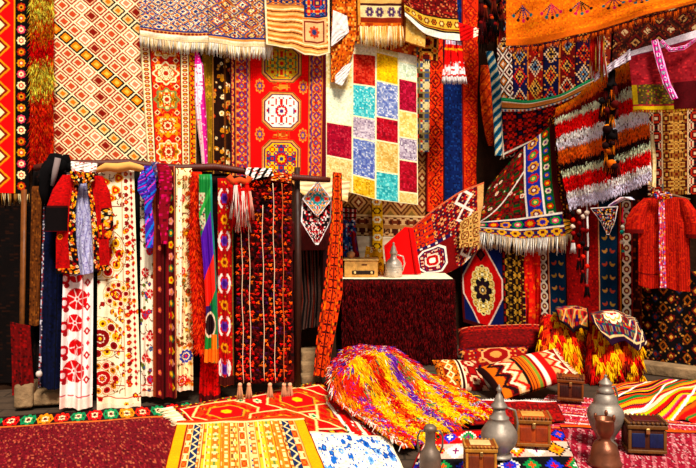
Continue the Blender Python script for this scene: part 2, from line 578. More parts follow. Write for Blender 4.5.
# runner of round flowers on black at the edge
c = Can(60, 206, 'bred')
c.m(c.DX < 16, 'black'); c.vs(14.5, 15.7, 'gold'); c.vs(44.4, 45.6, 'gold')
sets = [[(1, 'cream'), (.62, 'red'), (.3, 'cream')], [(1, 'dorange'), (.6, 'gold'), (.3, 'black')], [(1, 'gold'), (.6, 'red'), (.3, 'cream')], [(1, 'rose'), (.6, 'cream'), (.3, 'red')]]
for ax in (8, 52): c.chain('v', ax, 8, 200, 11.2, 'flo', 4.6, 4.4, sets, 8)
c.chain('v', 30, 15, 200, 22, 'dia', 11, 10, [[(1, 'gold'), (.75, 'dred'), (.45, 'cream')]])
c.weave(.14, 3)
textile('hanging_runner', 'narrow black-edged runner with a column of round flowers, hung at the far left', 'rug', LEFT, .05,
        [[(-30, -12), (29, -12)], [(-30, 192), (29, 194)]], c, .004, 1.5, 1, group=GL, fringe=dict(L=.09, c=['tan', 'cream', 'brown']))

# flame coloured shaggy hanging
c = Can(24, 178, 'red')
ban = [(0, 30, 'f0d060', 'd8801c'), (26, 50, 'gold', 'red'), (50, 70, 'red', 'bred'), (70, 104, 'f0d060', 'gold'), (102, 180, 'red', 'orange')]


def flame(y):
    for a, b_, p, q in ban:
        if a <= y < b_: return p, q
    return 'red', 'orange'


for y0, y1, p, q in ban: c.hs(y0, y1, q); c.speck((c.Y >= y0) & (c.Y < y1), .5, [p], int(y0), 2)
sh = textile('shaggy_hanging', 'flame red and yellow shaggy hanging between the black runner and the cream kilim', 'hanging', LEFT, .06,
             [[(30, -12), (54, -12)], [(30, 166), (53, 166)]], c, .006, 2, 2, group=GL)
b = MB(); R = rs(5)
for i in range(4200):
    px, py = R.uniform(31, 53), R.uniform(-10, 164)
    p, q = flame(py + 12 + R.uniform(-7, 7))
    cc = p if R.rand() < .6 else q
    if R.rand() < .1: cc = 'dred'
    if cc == 'f0d060': cc = col(cc) * 1.35
    b.strand(LEFT.p(px, py, .068), (R.uniform(-.4, .4), -.22, -1), R.uniform(.035, .08), .0036, col(cc) * R.uniform(.9, 1.35), bend=(R.uniform(-.3, .3), -.1, 0))
b.build('pile', 'pile', sh)['kind'] = 'stuff'

# big cream kilim of slanting lozenges
c = Can(96, 182, 'f6e6c0')


def pick(i, j):
    R = (i * 7 + j * 13) % 5
    base = np.where(j % 9 == 2, 1, np.where(j % 9 == 6, 2, 0))
    return np.where((base == 0) & (R == 3), 3, np.where((base == 0) & (R == 1), 4, base))


c.latt(c.all, (10.2, 9.0), (-8.6, 7.2), [
    [(.9, 'a8341c'), (.66, 'f4dcb4'), (.46, 'c4583a')], [(.9, 'black'), (.62, 'ea8a2a'), (.3, 'f4c060')], [(.88, '2a0a0a'), (.62, 'f0c890'), (.36, 'e08030')],
    [(.9, '9a3420'), (.64, 'e8b890'), (.5, '8a2418')], [(.84, 'c8704a'), (.64, 'f8ecd0'), (.42, 'dc9070')]], pick=pick)
c.vs(0, 1.5, 'tan'); c.weave(.12, 4)
textile('hanging_kilim', 'large cream kilim covered in slanting rows of small red and black lozenges', 'kilim', LEFT, .03,
        [[(51, -12), (145, -12)], [(53, 170), (148, 170)]], c, .005, 1.6, 3, group=GL, material='kilim')

# red rug with a column of yellow flowers
c = Can(58, 162, 'd83a14')
c.m(c.DX < 9.5, 'cream'); c.vs(47.5, 58, 'c83018'); c.vs(42, 50, 'cream')
for at in (5, 46): c.chain('v', at, 1, 170, 4.6, 'hex', 3.2, 1.9, [[(1, 'rust'), (.5, 'gold')], [(1, 'dorange'), (.4, 'cream')]])
c.vs(9.2, 10.2, 'maroon'); c.vs(41, 42, 'maroon'); c.vs(50, 51, 'maroon'); c.vs(.2, 1, 'maroon')
fm = c.box(10.2, 0, 41, 170)
c.tile(fm, 1.5, 12, [None, 'c02a10', 'e88a3a', 'b02410'], 6, .62)
flo = [[(1.02, 'cream'), (.9, 'gold'), (.58, 'dorange'), (.3, 'cream')], [(1.02, 'cream'), (.86, 'e05a30'), (.6, 'cream'), (.4, 'red')],
       [(1.02, '8a8a50'), (.8, 'gold'), (.5, 'olive'), (.3, 'cream')], [(1.02, 'gold'), (.84, 'f0a828'), (.5, 'dorange'), (.28, 'cream')]]
c.chain('v', 25.5, 21, 175, 30, 'lob', 14.5, 13.5, flo, 8, clip=fm)
for yy in range(21, 175, 30):
    mm = fm & (c.met('lob', 25.5, yy, 14.5, 13.5) < .86) & (c.met('cir', 25.5, yy, 14.5, 13.5) > .4)
    c.tile(mm, 1.6, 13 + yy % 4, [None, 'd84a1c', 'f6dca0', '8a5a18'], 6, .55, ox=25.5, oy=yy); c.med('star', 25.5, yy, 5, 5, [(1, 'cream'), (.6, 'dorange')], 8)
for yy in range(36, 170, 30):
    for xx in (14.5, 36.5): c.med('dia', xx, yy, 3.4, 3.4, [(1, 'cream'), (.6, 'rust')])
c.tile(c.box(51, 0, 58, 170), 1.4, 8, [None, 'maroon', 'gold'], 4, .5); c.weave(.12, 5)
textile('hanging_rug', 'red rug with a column of large yellow flowers between cream borders', 'rug', LEFT, .055,
        [[(139, 28), (196, 30)], [(148, 170), (196, 170)]], c, .005, 2, 4, group=GL)

# gold strip and brown floral strip
c = Can(14, 130, '9a7424'); c.sprig(40, ['gold', 'olive', 'c8a040'], 4, 1, 2.4); c.weave(.2, 6)
textile('hanging_cloth', 'mustard gold cloth strip beside the pink scarf, brown floral strip on its right', 'cloth', LEFT, .03,
        [[(202, 40), (212, 40)], [(203, 172), (212, 172)]], c, .01, 1.2, 5, group=GL)
c = Can(23, 132, '2e1408'); c.sprig(90, ['cream', 'tan', 'gold', 'dorange'], 6, 1.2, 2.8); c.vs(12.5, 14.5, '6a3a14'); c.vs(0, 1.2, 'tan'); c.weave(.2, 7)
textile('hanging_runner', 'dark brown floral runner squeezed between gold cloth and large red medallion rug', 'rug', LEFT, .045,
        [[(212, 42), (234, 42)], [(213, 174), (234, 174)]], c, .008, 2.2, 6, group=GL)

# large red rug with three octagons
c = Can(98, 140, 'bred')
bm = (c.X < 19) | (c.X > 79)
c.m(bm, 'a83030'); c.tile(bm, 1.2, 21, [None, '4a5a9a', 'd8502a', 'e09a58', '7a2050'], 6, .4)
for at in (11, 87): c.chain('v', at, 6, 150, 9, 'dia', 3.8, 4.4, [[(1, '2a3a80'), (.7, 'c04030'), (.35, 'e0b060')], [(1, 'c03a28'), (.65, '40508a'), (.3, 'gold')]])
for x0 in (0, 3.4, 18.5): c.m((c.DX >= x0) & (c.DX < x0 + 1.2), '4a1430')
c.m((c.DX >= 18.4) & (c.DX < 19.4), 'd88a4a'); c.m((c.DX >= 5) & (c.DX < 5.8), 'c8783a'); c.m((c.DX >= 16) & (c.DX < 16.8), '3a4a80')
for k, yy in enumerate((27, 74.5, 122)):
    mid = [('f8d0a0', 'd04020', '3a4a80'), ('fbeee0', 'd83020', '6a2a70'), ('f0c030', 'c02818', '30407a')][k] if k != 0 else ('d0a840', '5a7a50', 'c03020')
    c.med('oct2', 51, yy, 20.5, 19.5, [(1, '8a5a30'), (.94, 'e0a060'), (.86, '6a2a50'), (.8, mid[0])])
    mm = c.met('oct2', 51, yy, 20.5, 19.5) < .74
    c.tile(mm, 1.5, 30 + k, [None, mid[1], mid[2]], 6, .5, ox=51, oy=yy)
    c.med('lob', 51, yy, 6.5, 6.5, [(1, mid[1]), (.62, mid[0]), (.36, mid[2])], 8)
    c.med('dia', 51, yy - 23.7, 9, 2, [(1, 'd8a050')])
for yy in (6, 50, 98):
    for xx in (29, 73): c.med('star', xx, yy, 5, 7.5, [(1, 'd89a50'), (.75, 'c83020'), (.55, '5a4a80'), (.3, 'gold')], 8)
    c.tile(c.box(42, yy - 4, 60, yy + 4), 2.2, 5, [None, 'd89040', 'c05020'], 4, .55)
c.vs(93.5, 98, '6a1428'); c.weave(.12, 8)
textile('hanging_rug', 'large bright red rug with three octagonal medallions in a column', 'rug', LEFT, .065,
        [[(230, 34), (328, 38)], [(231, 176), (326, 178)]], c, .004, 2, 7, group=GL)

# two pale rugs slung over the top, fringed
c = Can(76, 66, 'd0bc98')
c.latt(c.all, (6.4, 5), (-6.4, 5), [[(1, '22347c'), (.66, 'e4d0a8'), (.42, 'd87828')], [(.92, 'd88030'), (.66, 'e8dcc0'), (.42, '2a3a78')]], pick=lambda i, j: (i + j) % 2)
c.speck(c.all, .26, ['2a3a78', 'd08040', 'efe4cc', '3a4a90'], 3, 1.1)
c.hs(53, 55, '2a3a78'); c.hs(58.5, 61, 'efe4d0'); c.hs(55, 58.5, 'd89858'); c.chain('h', 56.7, 2, 76, 4, 'dia', 2, 1.7, [[(1, '8a2a20')]]); c.hs(61, 63, 'e8d8bc'); c.hs(63, 66, 'e0c8a0'); c.weave(.14, 9)
textile('draped_rug', 'pale blue and tan patterned rug slung over the cream lozenge kilim, fringe below', 'rug', LEFT, .13,
        [[(139, -14), (212, -14)], [(140, 36), (175, 42), (214, 43)]], c, .01, 2.2, 8, group='fringed rugs slung over the top of the left wall',
        fringe=dict(L=.095, c=['white', 'cream', 'white', 'e8c8a0'], step=.8, w=.006))
c = Can(68, 68, '8a6848')
c.latt(c.all, (9, 7), (-9, 7), [[(.92, 'd8a468'), (.74, '2a3a78'), (.5, 'e0c8a0'), (.28, 'a03420')], [(.92, '30488a'), (.7, 'd87838'), (.45, 'efe0c0'), (.2, '2a3060')], [(.9, 'c86a30'), (.66, '4a2a50'), (.4, 'e8c080')]], pick=lambda i, j: (i + 2 * j) % 3)
c.speck(c.all, .26, ['2a3a78', 'd08040', 'e8d8b8', '8a3a28'], 5, 1.1)
c.hs(58, 60, '2a3a78'); c.hs(60, 62.5, 'd89858'); c.hs(62.5, 64.5, 'e8d8bc'); c.hs(64.5, 68, 'e0c8a0'); c.weave(.14, 10)
textile('draped_rug', 'blue and orange diamond rug slung above the large red medallion rug, long white fringe', 'rug', LEFT, .17,
        [[(208, -14), (272, -14)], [(209, 42), (240, 47), (273, 47)]], c, .01, 2, 9, group='fringed rugs slung over the top of the left wall',
        fringe=dict(L=.105, c=['white', 'cream', 'white', 'e8c8a0'], step=.8, w=.006))
# tan kilim with wavy stripes
c = Can(66, 74, 'e0a060')
for i, y in enumerate(np.arange(26, 72, 3.1)):
    cc = ['f4dcac', '8a4018', 'f0c888', 'd07028'][i % 4]
    c.m((c.Y > y + 1.2 * np.sin(c.X / 9)) & (c.Y < y + 1.7 + 1.2 * np.sin(c.X / 9)), cc)
c.rect(0, 0, 66, 24, 'b07040'); c.tile(c.box(0, 0, 66, 22), 1.6, 14, [None, '1c2c60', 'd8a060', 'c03a20'], 7, .4)
c.rect(40, 2, 64, 34, '18285a'); c.tile(c.box(42, 4, 62, 32), 1.5, 15, [None, 'c03020', 'e0a860', '4a6aa0'], 6, .45)
c.rect(38, 36, 63, 62, 'e8b888'); c.m((c.met('rect', 50, 49, 11, 12) < 1) & (c.met('rect', 50, 49, 11, 12) > .82), '8a3a28'); c.med('star', 50, 49, 6, 7, [(1, 'c05030'), (.5, '30406a')])
c.ring(0, 1.6, 'f0dcb8'); c.weave(.12, 11)
textile('draped_kilim', 'tan kilim with wavy stripes and navy panels slung at the top beside the patchwork rug', 'kilim', LEFT, .215,
        [[(264, -14), (329, -14)], [(266, 45), (280, 47), (292, 48), (305, 55), (318, 56), (330, 53)]], c, .013, 1.7, 10, group='fringed rugs slung over the top of the left wall', material='kilim')

# pink scarf
c = Can(10, 118, 'e83a9a'); c.m((c.X < 6 + 2 * np.sin(c.Y / 14)) & (c.Y > 22) & (c.Y < 66), 'f6e0e8'); c.m((c.X < 5) & (c.Y > 66), 'f0d0cc'); c.m((c.X > 7.4), 'b81c74'); c.speck(c.all, .16, ['f0b8d4', 'd8308a'], 3, 1.2)
scarf('hanging_scarf', 'pink and white scarf hanging straight down the wall beside the yellow flower rug', 'scarf', LEFT, .06,
      [(196.5, 50, 1.5), (199, 66, 4.2), (200, 100, 5), (202, 125, 4.5), (204, 150, 3.2), (205, 168, 2.5)], c, seed=3)

# ------------------------------------------------------------------ the rail and everything hung from it
rail_o = .72
b = MB()
pts = [(34, 168), (60, 163), (95, 164), (128, 163), (152, 166), (180, 168), (215, 167), (250, 172), (290, 177), (316, 179), (330, 180)]
b.tube([LEFT.p(x, y, rail_o - .11) for x, y in pts], [.022, .026, .028, .03, .026, .026, .028, .025, .026, .024, .02], 12, '5a2414')
root = thing('garment_rail', 'crooked wooden pole on posts carrying clothes and cloths along the left wall', 'rail', LEFT.p(190, 398, rail_o - .06) * (1, 1, 0))
b.build('pole', 'wood', root)
for px in (80, 297):
    q = LEFT.p(px, 170, rail_o - .17)
    b = MB(); b.tube([(q[0], q[1], 0), (q[0] + .01, q[1], .8), (q[0], q[1], q[2] + .02)], [.03, .027, .022], 10, '3a1c10'); b.build('post', 'wood', root)

GR = 'clothes and cloths on the garment rail'


def rail_cloth(name, label, cat, xt0, xt1, yt, xb0, xb1, yb, can, off=0.0, fold=.018, ff=2.0, seed=0, mid=None, **k):
    rows = [[(xt0, yt), (xt1, yt)]] + (mid or []) + [[(xb0, yb), ((xb0 + xb1) / 2, yb + (1.5 if k.get('sag', True) else 0)), (xb1, yb)]]
    k.pop('sag', None)
    return textile(name, label, cat, LEFT, rail_o + off, rows, can, fold, ff, seed, hook=.03, group=k.pop('group', GR), **k)


def dark(w, h, base, seed, alt=('black',)):
    c = Can(w, h, base); c.speck(c.all, .25, list(alt), seed, 2); c.weave(.3, seed); return c


# dark cloth panels added behind the rail to blacken the shaded gaps
rail_cloth('hanging_robe_and_gap_panel', 'long black panel added to darken the left end of the rail, next to a navy coat', 'robe', 33, 50, 170, 28, 46, 378, dark(20, 208, '140a0a', 2, ('2a1410', 'black')), -.2, .02, 1.5, 21)
rail_cloth('hanging_robe_and_gap_panel', 'plain black panel added to darken the gap between the two white embroidered panels', 'robe', 66, 104, 172, 66, 104, 405, dark(38, 233, '0a0606', 3), -.22, .012, 2, 22)
rail_cloth('hanging_robe_and_gap_panel', 'black panel added for the shaded gap between broad white panel and purple scarf', 'robe', 120, 150, 172, 122, 150, 392, dark(30, 220, '0c0708', 4), -.22, .012, 2, 23)
rail_cloth('hanging_robe_and_gap_panel', 'dark wine panel added to darken the gaps behind the fluffy orange scarf', 'robe', 176, 240, 176, 176, 240, 372, dark(64, 196, '1a0608', 5, ('2e0a0c', 'black')), -.22, .012, 3, 24)
# navy coat
c = dark(28, 224, '0c1230', 6, ('10183c', '080b1c')); c.vs(0, 2, '5a5060'); c.speck(c.box(0, 0, 2.2, 230), .5, ['c8c0c8', '8a2020'], 4, 1.5); c.vs(16, 17, '05060c')
o = rail_cloth('hanging_coat', 'long navy coat with a beaded pale edge, leftmost bright garment on the rail', 'coat', 44, 70, 170, 38, 67, 388, c, -.03, .022, 1.5, 25)
b = MB(); b.ball(LEFT.p(39, 374, rail_o + .03), .022, 'c8b8b0'); b.build('bead', 'cotton', o)
# brown strip at left, white floral collar cloth
c = dark(12, 140, '6a3c1c', 8, ('8a5428', '4a2810'))
rail_cloth('hanging_cloth', 'narrow brown cloth strip hanging at the left end of the rail', 'cloth', 32, 42, 186, 29, 39, 325, c, -.1, .01, 1, 26)

# white embroidered panels
def suzani(w, h, seed, ground='f2e2cc', big=(), small=60, cols=('red', 'dred', 'gold'), edge=None):
    c = Can(w, h, ground)
    R = rs(seed)
    c.sprig(small, list(cols), seed, 1.4, 3.0)
    for _ in range(int(small * .7)):
        x, y, a = R.uniform(0, w), R.uniform(0, h), R.uniform(0, 6.3)
        for k in range(5): c.med('cir', x + 1.6 * k * math.cos(a + .25 * k), y + 1.6 * k * math.sin(a + .25 * k), .8, .8, [(1, '6a5a28' if R.rand() < .5 else '8a2a20')])
    for (x, y, r, rg) in big: c.med('flo', x, y, r, r, rg, 9)
    if edge:
        c.m((c.Y > h - edge) & (c.Y < h - edge + 1.3), 'c83a28'); c.m(c.Y > h - edge * .45, 'f0d8c0')
    c.weave(.06, seed); return c


RG = [[(1, 'c01818'), (.62, 'f2e2cc'), (.5, 'c81c14'), (.2, 'gold')], [(1, 'd0241a'), (.7, 'f8e8d8'), (.62, 'b01414'), (.25, 'f2e2cc')], [(1, 'a01414'), (.78, 'gold'), (.62, '7a1010'), (.3, 'yellow')]]
c = Can(32, 235, 'f4e4e0')
for i, y in enumerate(range(6, 222, 24)):
    c.wheel(13 + 2 * (i % 2), y, [9, 8, 11][i % 3], [6, 4, 7][i % 3]); c.med('cir', 2, y + 4, 5, 6, [(1, 'b81c2c'), (.5, 'f0d0d0')])
    c.med('dia', 26, y + 8, 3.4, 4.5, [(1, 'b81c2c'), (.4, 'f4e4e0')]); c.med('dia', 27, y - 4, 2, 3, [(1, 'd84050')]); c.med('cir', 4, y + 11, 2.6, 2.6, [(1, 'a01828')])
c.vs(21, 22, 'd89090'); c.m(c.Y > 224, 'f0d8cc'); c.hs(222, 223.4, 'c87070'); c.weave(.06, 3)
rail_cloth('embroidered_panel', 'narrow white panel with red flowers hanging below the red jacket', 'panel', 66, 94, 172, 60, 92, 408, c, .035, .024, 1.6, 31, material='cotton')
big = [(4, 72, 15, RG[1]), (6, 150, 18, RG[2]), (4, 198, 16, RG[1]), (27, 96, 11, RG[0]), (18, 122, 9, RG[2]), (14, 38, 10, [(1, 'c82020'), (.6, 'gold'), (.3, 'f2e2cc')]), (5, 106, 16, RG[1])]
c = suzani(42, 240, 11, 'f2e4c8', [], 70, ('red', 'b81818', 'yellow', 'gold', 'dred'), 14)
c.rect(27, 0, 28, 225, 'd8a888'); c.chain('v', 32, 4, 220, 7, 'flo', 2.6, 2.6, [[(1, 'c01c1c'), (.4, 'gold')], [(1, 'dred')]], 5); c.chain('v', 38, 4, 220, 6, 'dia', 1.8, 2.6, [[(1, 'b02020')]])
for (x, y, R_, k1, k2) in [(5, 84, 24, 'b81818', 'd8a028'), (20, 124, 13, '9a1414', 'e0b030'), (3, 168, 20, '8a1410', 'f0c020'), (5, 208, 17, 'b01818', 'c8841c')]: c.rosette(x, y, R_, 10, k1, k2, ph=x)
for (x, y) in [(8, 12), (20, 20), (14, 28), (24, 8)]: c.med('lob', x, y, 6, 5, [(1, 'd8a020'), (.7, 'c82018'), (.3, 'f0c848')], 3)
R = rs(3)
for k in range(46):
    x, y = R.uniform(14, 27), R.uniform(40, 222); c.med('cir', x, y, 1.7, 2.6, [(1, ['c81c18', 'd8a020', '9a1414'][k % 3])]); c.med('cir', x + .6, y + .8, .9, 1.3, [(1, 'f0c030' if k % 3 != 1 else '8a1414')])
for yy in (36, 180, 214): c.rect(0, yy, 27, yy + 1, '8a2a20')
c.weave(.05, 2)
rail_cloth('embroidered_panel', 'broad cream panel with big red and yellow rosettes, longest white cloth on the rail', 'panel', 98, 134, 170, 97, 141, 410, c, .04, .02, 1.5, 32, material='cotton')
c = suzani(18, 220, 14, 'f2e6d2', [], 70, ('red', '3a5a9a', 'dred', '6a7a2a'), 12)
for i, y in enumerate(range(14, 205, 21)): c.wheel(6 + 6 * (i % 2), y, 4.6, 5, 'c01c2a', '3a5a9a' if i % 3 == 0 else 'f2e6d2')
rail_cloth('embroidered_panel', 'slim white panel with small red and blue flowers right of the broad rosette panel', 'panel', 140, 154, 172, 141, 155, 396, c, -.03, .016, 1, 33, material='cotton')
c = suzani(18, 225, 17, 'f4dcae', [(5, 30, 5, RG[0]), (12, 66, 6, RG[2]), (6, 104, 5, RG[0]), (11, 190, 7, [(1, '3a4aa0'), (.6, 'f4dcae'), (.45, '2a3a90'), (.2, 'red')]), (7, 214, 6, RG[0])], 90, ('dred', 'c8641c', 'gold', '7a6a2a'), 10)
c.rect(2, 20, 7, 170, 'f8ecd4'); c.speck(c.box(2, 20, 7, 170), .12, ['c86040', 'd8a070'], 4, 1.6)
rail_cloth('embroidered_panel', 'cream and gold floral panel between the maroon robe and the fluffy orange scarf', 'panel', 176, 192, 168, 175, 193, 390, c, .02, .02, 1.2, 34, material='cotton')
# maroon robes
c = Can(24, 235, '5a0c14'); c.vs(0, 2, 'a05030'); c.vs(11.5, 15.5, '2a0408'); c.chain('v', 19, 8, 232, 12, 'flo', 2.6, 4, [[(1, 'f0c030'), (.5, 'red')], [(1, 'e89a90'), (.4, 'gold')], [(1, '2a7a50'), (.5, 'yellow')]], 5)
c.vs(22.6, 24, 'c07858'); c.chain('v', 7, 20, 232, 21, 'flo', 2, 3, [[(1, 'c85a50'), (.4, 'gold')]], 5); c.vs(15.5, 16.5, '8a1c24'); c.weave(.2, 4)
rail_cloth('hanging_robe_and_gap_panel', 'maroon robe with a column of yellow blossoms down its edge', 'robe', 153, 175, 166, 153, 177, 397, c, .03, .028, 1.8, 35)
c = dark(12, 84, '8a0e2a', 6, ('b8185a', '5a0a1c', 'd02a6a'))
scarf('hanging_scarf', 'crimson and pink scarf looped over the rail above the maroon robe', 'scarf', LEFT, rail_o + .09,
      [(161, 164, 5), (164, 172, 6.5), (165, 190, 5.5), (163, 215, 4.5), (164, 244, 3)], c, seed=5, group=GR)
# purple/blue scarf looped
c = Can(12, 84, '4a2a9a'); c.m(((c.Y + c.X * 1.2) % 11) < 3.5, '2a7ad0'); c.m(((c.Y + c.X * 1.2) % 17) < 2.2, 'd03aa0'); c.speck(c.all, .15, ['8a5ae0', '1a1450'], 4, 2)
s_ = thing('hanging_scarf', 'violet and blue striped scarf knotted over the rail in front of the white panels', 'scarf', LEFT.p(149, 250, rail_o + .1), GR)
scarf('loop', None, None, LEFT, rail_o + .075, [(145, 170, 2.5), (142, 180, 3.6), (142.5, 191, 4.4), (147, 200, 3.4)], c, seed=7, parent=s_)
scarf('tail', None, None, LEFT, rail_o + .09, [(148, 166, 3.5), (151, 176, 4), (152, 190, 4), (148, 204, 3.2), (149.5, 225, 4), (149, 248, 3.2)], c, seed=8, parent=s_, twist=2)
# grey-blue knot scarf and pink striped one at the rail top
c = Can(14, 20, '7a5a70'); c.m((c.X + c.Y) % 6 < 3, '3a4a7a'); c.speck(c.all, .2, ['c8a0a8', '2a2040'], 3, 1.5)
scarf('rail_scarf', 'small grey-blue scarf bunched on the rail left of the crimson scarf', 'scarf', LEFT, rail_o + .02, [(155, 162, 3), (156, 170, 4.5), (156, 182, 3)], c, seed=9, group=GR)

# fluffy orange-red scarf
c = Can(14, 186, 'd0340c'); c.speck(c.all, .4, ['f05a18', 'b02408', 'e84a10'], 5, 1.6); c.weave(.2, 6)
path = [(196, 172, 4.5), (196, 188, 6), (196, 210, 5.5), (194, 240, 5.5), (196, 270, 6), (198, 300, 6.5), (200, 330, 7), (201, 352, 5)]
fz = scarf('fluffy_scarf', 'fluffy orange-red scarf hanging long beside the green and purple one', 'scarf', LEFT, rail_o + .06, path, c, seed=11, group=GR, material='wool')
b = MB(); R = rs(8)
for i in range(1300):
    y = R.uniform(173, 352); x = np.interp(y, [p[1] for p in path], [p[0] for p in path]); hw = np.interp(y, [p[1] for p in path], [p[2] for p in path])
    a = R.uniform(-.1, PI + .1); rr = hw * LEFT.p(x, y, rail_o)[1] / F
    nrm = np.array([LEFT.t[0] * math.cos(a), LEFT.t[1] * math.cos(a), 0]) + LEFT.N * math.sin(a)
    p = LEFT.p(x, y, rail_o + .06) + nrm * np.array([rr, rr, 0]) * (1 - .4 * math.sin(a)) + LEFT.N * rr * .55
    b.strand(p, nrm + np.array([0, 0, -1.3]), R.uniform(.018, .04), .003, col(['d83a0c', 'f05c1a', 'b82a08'][R.randint(3)]) * R.uniform(.8, 1.1))
b.build('pile', 'pile', fz)['kind'] = 'stuff'

# green / purple / orange silk scarf
c = Can(20, 200, '15803c'); c.rect(0, 20, 9, 60, 'c8c0a0'); c.speck(c.box(0, 20, 9, 60), .4, ['3a6a4a', 'a03a40'], 4, 2)
q_ = c.Y + 1.6 * c.X; c.m((q_ > 66) & (q_ < 112), '5a1a9a'); c.m((q_ >= 112) & (q_ < 150), 'd83414'); c.m((q_ > 150) & (q_ < 172), '157a4a'); c.m((q_ > 40) & (q_ < 48), '3aa04a'); c.rect(0, 140, 9, 160, '3a1a60'); c.m(c.met('cir', 7, 160, 9, 14) < 1, '2a0c14'); c.m((c.met('cir', 7, 160, 9, 14) < 1) & (c.met('cir', 7, 160, 9, 14) > .8), 'e8c8b0')
c.rect(10, 170, 20, 200, 'e8841c'); c.vs(17.5, 20, '1c8a78'); c.hs(186, 200, 'e0781c'); c.weave(.1, 4)
rail_cloth('silk_scarf', 'emerald, violet and orange silk scarf hanging beside the fluffy orange scarf', 'scarf', 199, 212, 174, 204, 219, 362, c, .17, .02, 1.5, 36, mid=[[(199, 215), (213, 215)], [(203, 262), (216, 262)], [(206, 310), (218, 310)]], material='silk')
c = dark(26, 120, 'c01410', 4, ('e02010', '8a0c0c')); c.hs(112, 120, 'maroon')
rail_cloth('hanging_dress', 'red dress hem showing below the emerald silk scarf', 'dress', 203, 219, 290, 199, 221, 402, c, .02, .025, 2, 37, group=GR)
# red panel with white ram horn motifs
c = Can(22, 205, 'a80e14'); c.speck(c.all, .15, ['d8242a', '7a0a0c', 'c8a040'], 5, 1.6)
for y in range(12, 200, 42):
    c.med('oct2', 10, y + 8, 7.6, 10, [(1, 'f0dcd4'), (.74, 'b81a20')]); c.med('lob', 10, y - 1, 3, 3, [(1, 'a80e14')], 4); c.med('lob', 10, y + 17, 3, 3, [(1, 'a80e14')], 4)
    c.med('lob', 10, y + 8, 5.2, 5.6, [(1, '6a3aa0'), (.6, '4a1a80')], 6); c.chain('h', y + 8, 3, 20, 14, 'cir', 2, 3, [[(1, 'f0dcd4')]])
    c.med('flo', 10, y + 29, 5, 5, [(1, 'e0a030'), (.5, 'dred')], 6)
c.vs(0, 1.4, 'black'); c.vs(20.6, 22, '15703a'); c.hs(196, 205, '4a1810'); c.weave(.1, 5)
rail_cloth('embroidered_panel', 'red panel with white horn motifs around violet dots, next to the pom-pom curtain', 'panel', 217, 233, 178, 217, 234, 385, c, .03, .02, 1.4, 38)
# pom-pom curtain
c = Can(58, 212, '160808'); c.tile(c.all, 2.6, 9, [None, '3a0c0a', '5a140c'], 6, .5)
cur = rail_cloth('pompom_curtain', 'black net curtain covered in orange and red woollen pom-poms with white cords', 'curtain', 236, 292, 176, 236, 294, 382, c, .04, .012, 3, 39)
b = MB(); R = rs(12); bc = MB()
pal = ['e8481a', 'c41414', '7a0e10', 'f06a1c', '1a0808', 'c82418', '4a1440', '120606', 'a81410', 'd8701c', '5a0c10', '1a0a0a', '8a1210']
for r_ in range(48):
    for k in range(12):
        x = 238 + k * 4.6 + R.uniform(-.5, .5) + (r_ % 2) * 1.6; y = 181 + r_ * 4.2 + R.uniform(-.8, .8)
        if R.rand() < .06: continue
        cc = pal[int(abs(math.sin(r_ * .5 + k * .9) + R.rand() * .8) * 6) % len(pal)]
        p = LEFT.p(x, y, rail_o + .06 + R.uniform(0, .01)); k1 = col(cc) * R.uniform(.75, 1.3)
        for q_ in range(9):
            d = np.array([R.uniform(-1, 1), -R.uniform(.1, 1), R.uniform(-1, .6)])
            b.strand(p, d, R.uniform(.012, .021), .0055, k1 * R.uniform(.8, 1.15))
b.build('tuft_pile', 'pile', cur)['kind'] = 'stuff'
for x in (241, 248.5, 262, 273, 282):
    pts = [LEFT.p(x + (y - 180) * .012 + .5 * math.sin(y * .1), y, rail_o + .085) for y in range(183 if x != 262 else 205, 388, 8)]
    q = MB(); q.tube(pts, .0026, 6, 'e8ccb0' if x != 282 else 'c87850'); q.build('cord', 'cotton', cur)
for x in (240, 249, 270, 284, 290):
    q = MB()
    p = LEFT.p(x, 383, rail_o + .07); q.tassel(p, .13, .022, 'c89878', 'd8a888', 14); q.build('tassel', 'cotton', cur)
# red and white tassel cord bunch, striped cloth, patterned cloth at the rail top
b = MB()
for i, (x, L_) in enumerate([(236, .28), (239, .34), (243, .3), (247, .3), (231, .16), (249, .22)]):
    p = LEFT.p(x, 182 + (i % 3) * 3, rail_o + .16)
    b.tassel(p, L_, .022, ['e8d8d0', 'c01818', 'f0e0d8', 'd03028', 'a01414', 'e8b0a0'][i], 'c82018', 14)
b.tube([LEFT.p(x, y, rail_o + .15) for x, y in [(228, 176), (233, 182), (240, 180), (247, 182), (250, 177)]], .025, 8, 'c85a38')
tag(b.build('tassel_bunch', 'cotton'), 'bunch of red and white tassels tied on the rail at the pom-pom curtain', 'tassel')
c = Can(30, 22, 'f2ece4'); c.m(((c.X + c.Y * .4) % 8) < 3.4, '1a1414'); c.speck(c.all, .08, ['c83018'], 2, 2)
textile('rail_cloth', 'small white and black striped cloth folded over the rail above the pom-poms', 'cloth', LEFT, rail_o + .1, [[(244, 167), (272, 168)], [(247, 182), (262, 177), (274, 176)]], c, .012, 1.5, 41, hook=.08, group=GR)
c = Can(26, 14, 'c84a28'); c.speck(c.all, .5, ['gold', '2a1a10', 'e8b890', '7a1a18'], 6, 2)
textile('rail_cloth', 'small orange patterned cloth folded over the rail near the dark doorway', 'cloth', LEFT, rail_o + .08, [[(266, 170), (292, 174)], [(268, 180), (291, 183)]], c, .01, 1.5, 42, hook=.07, group=GR)
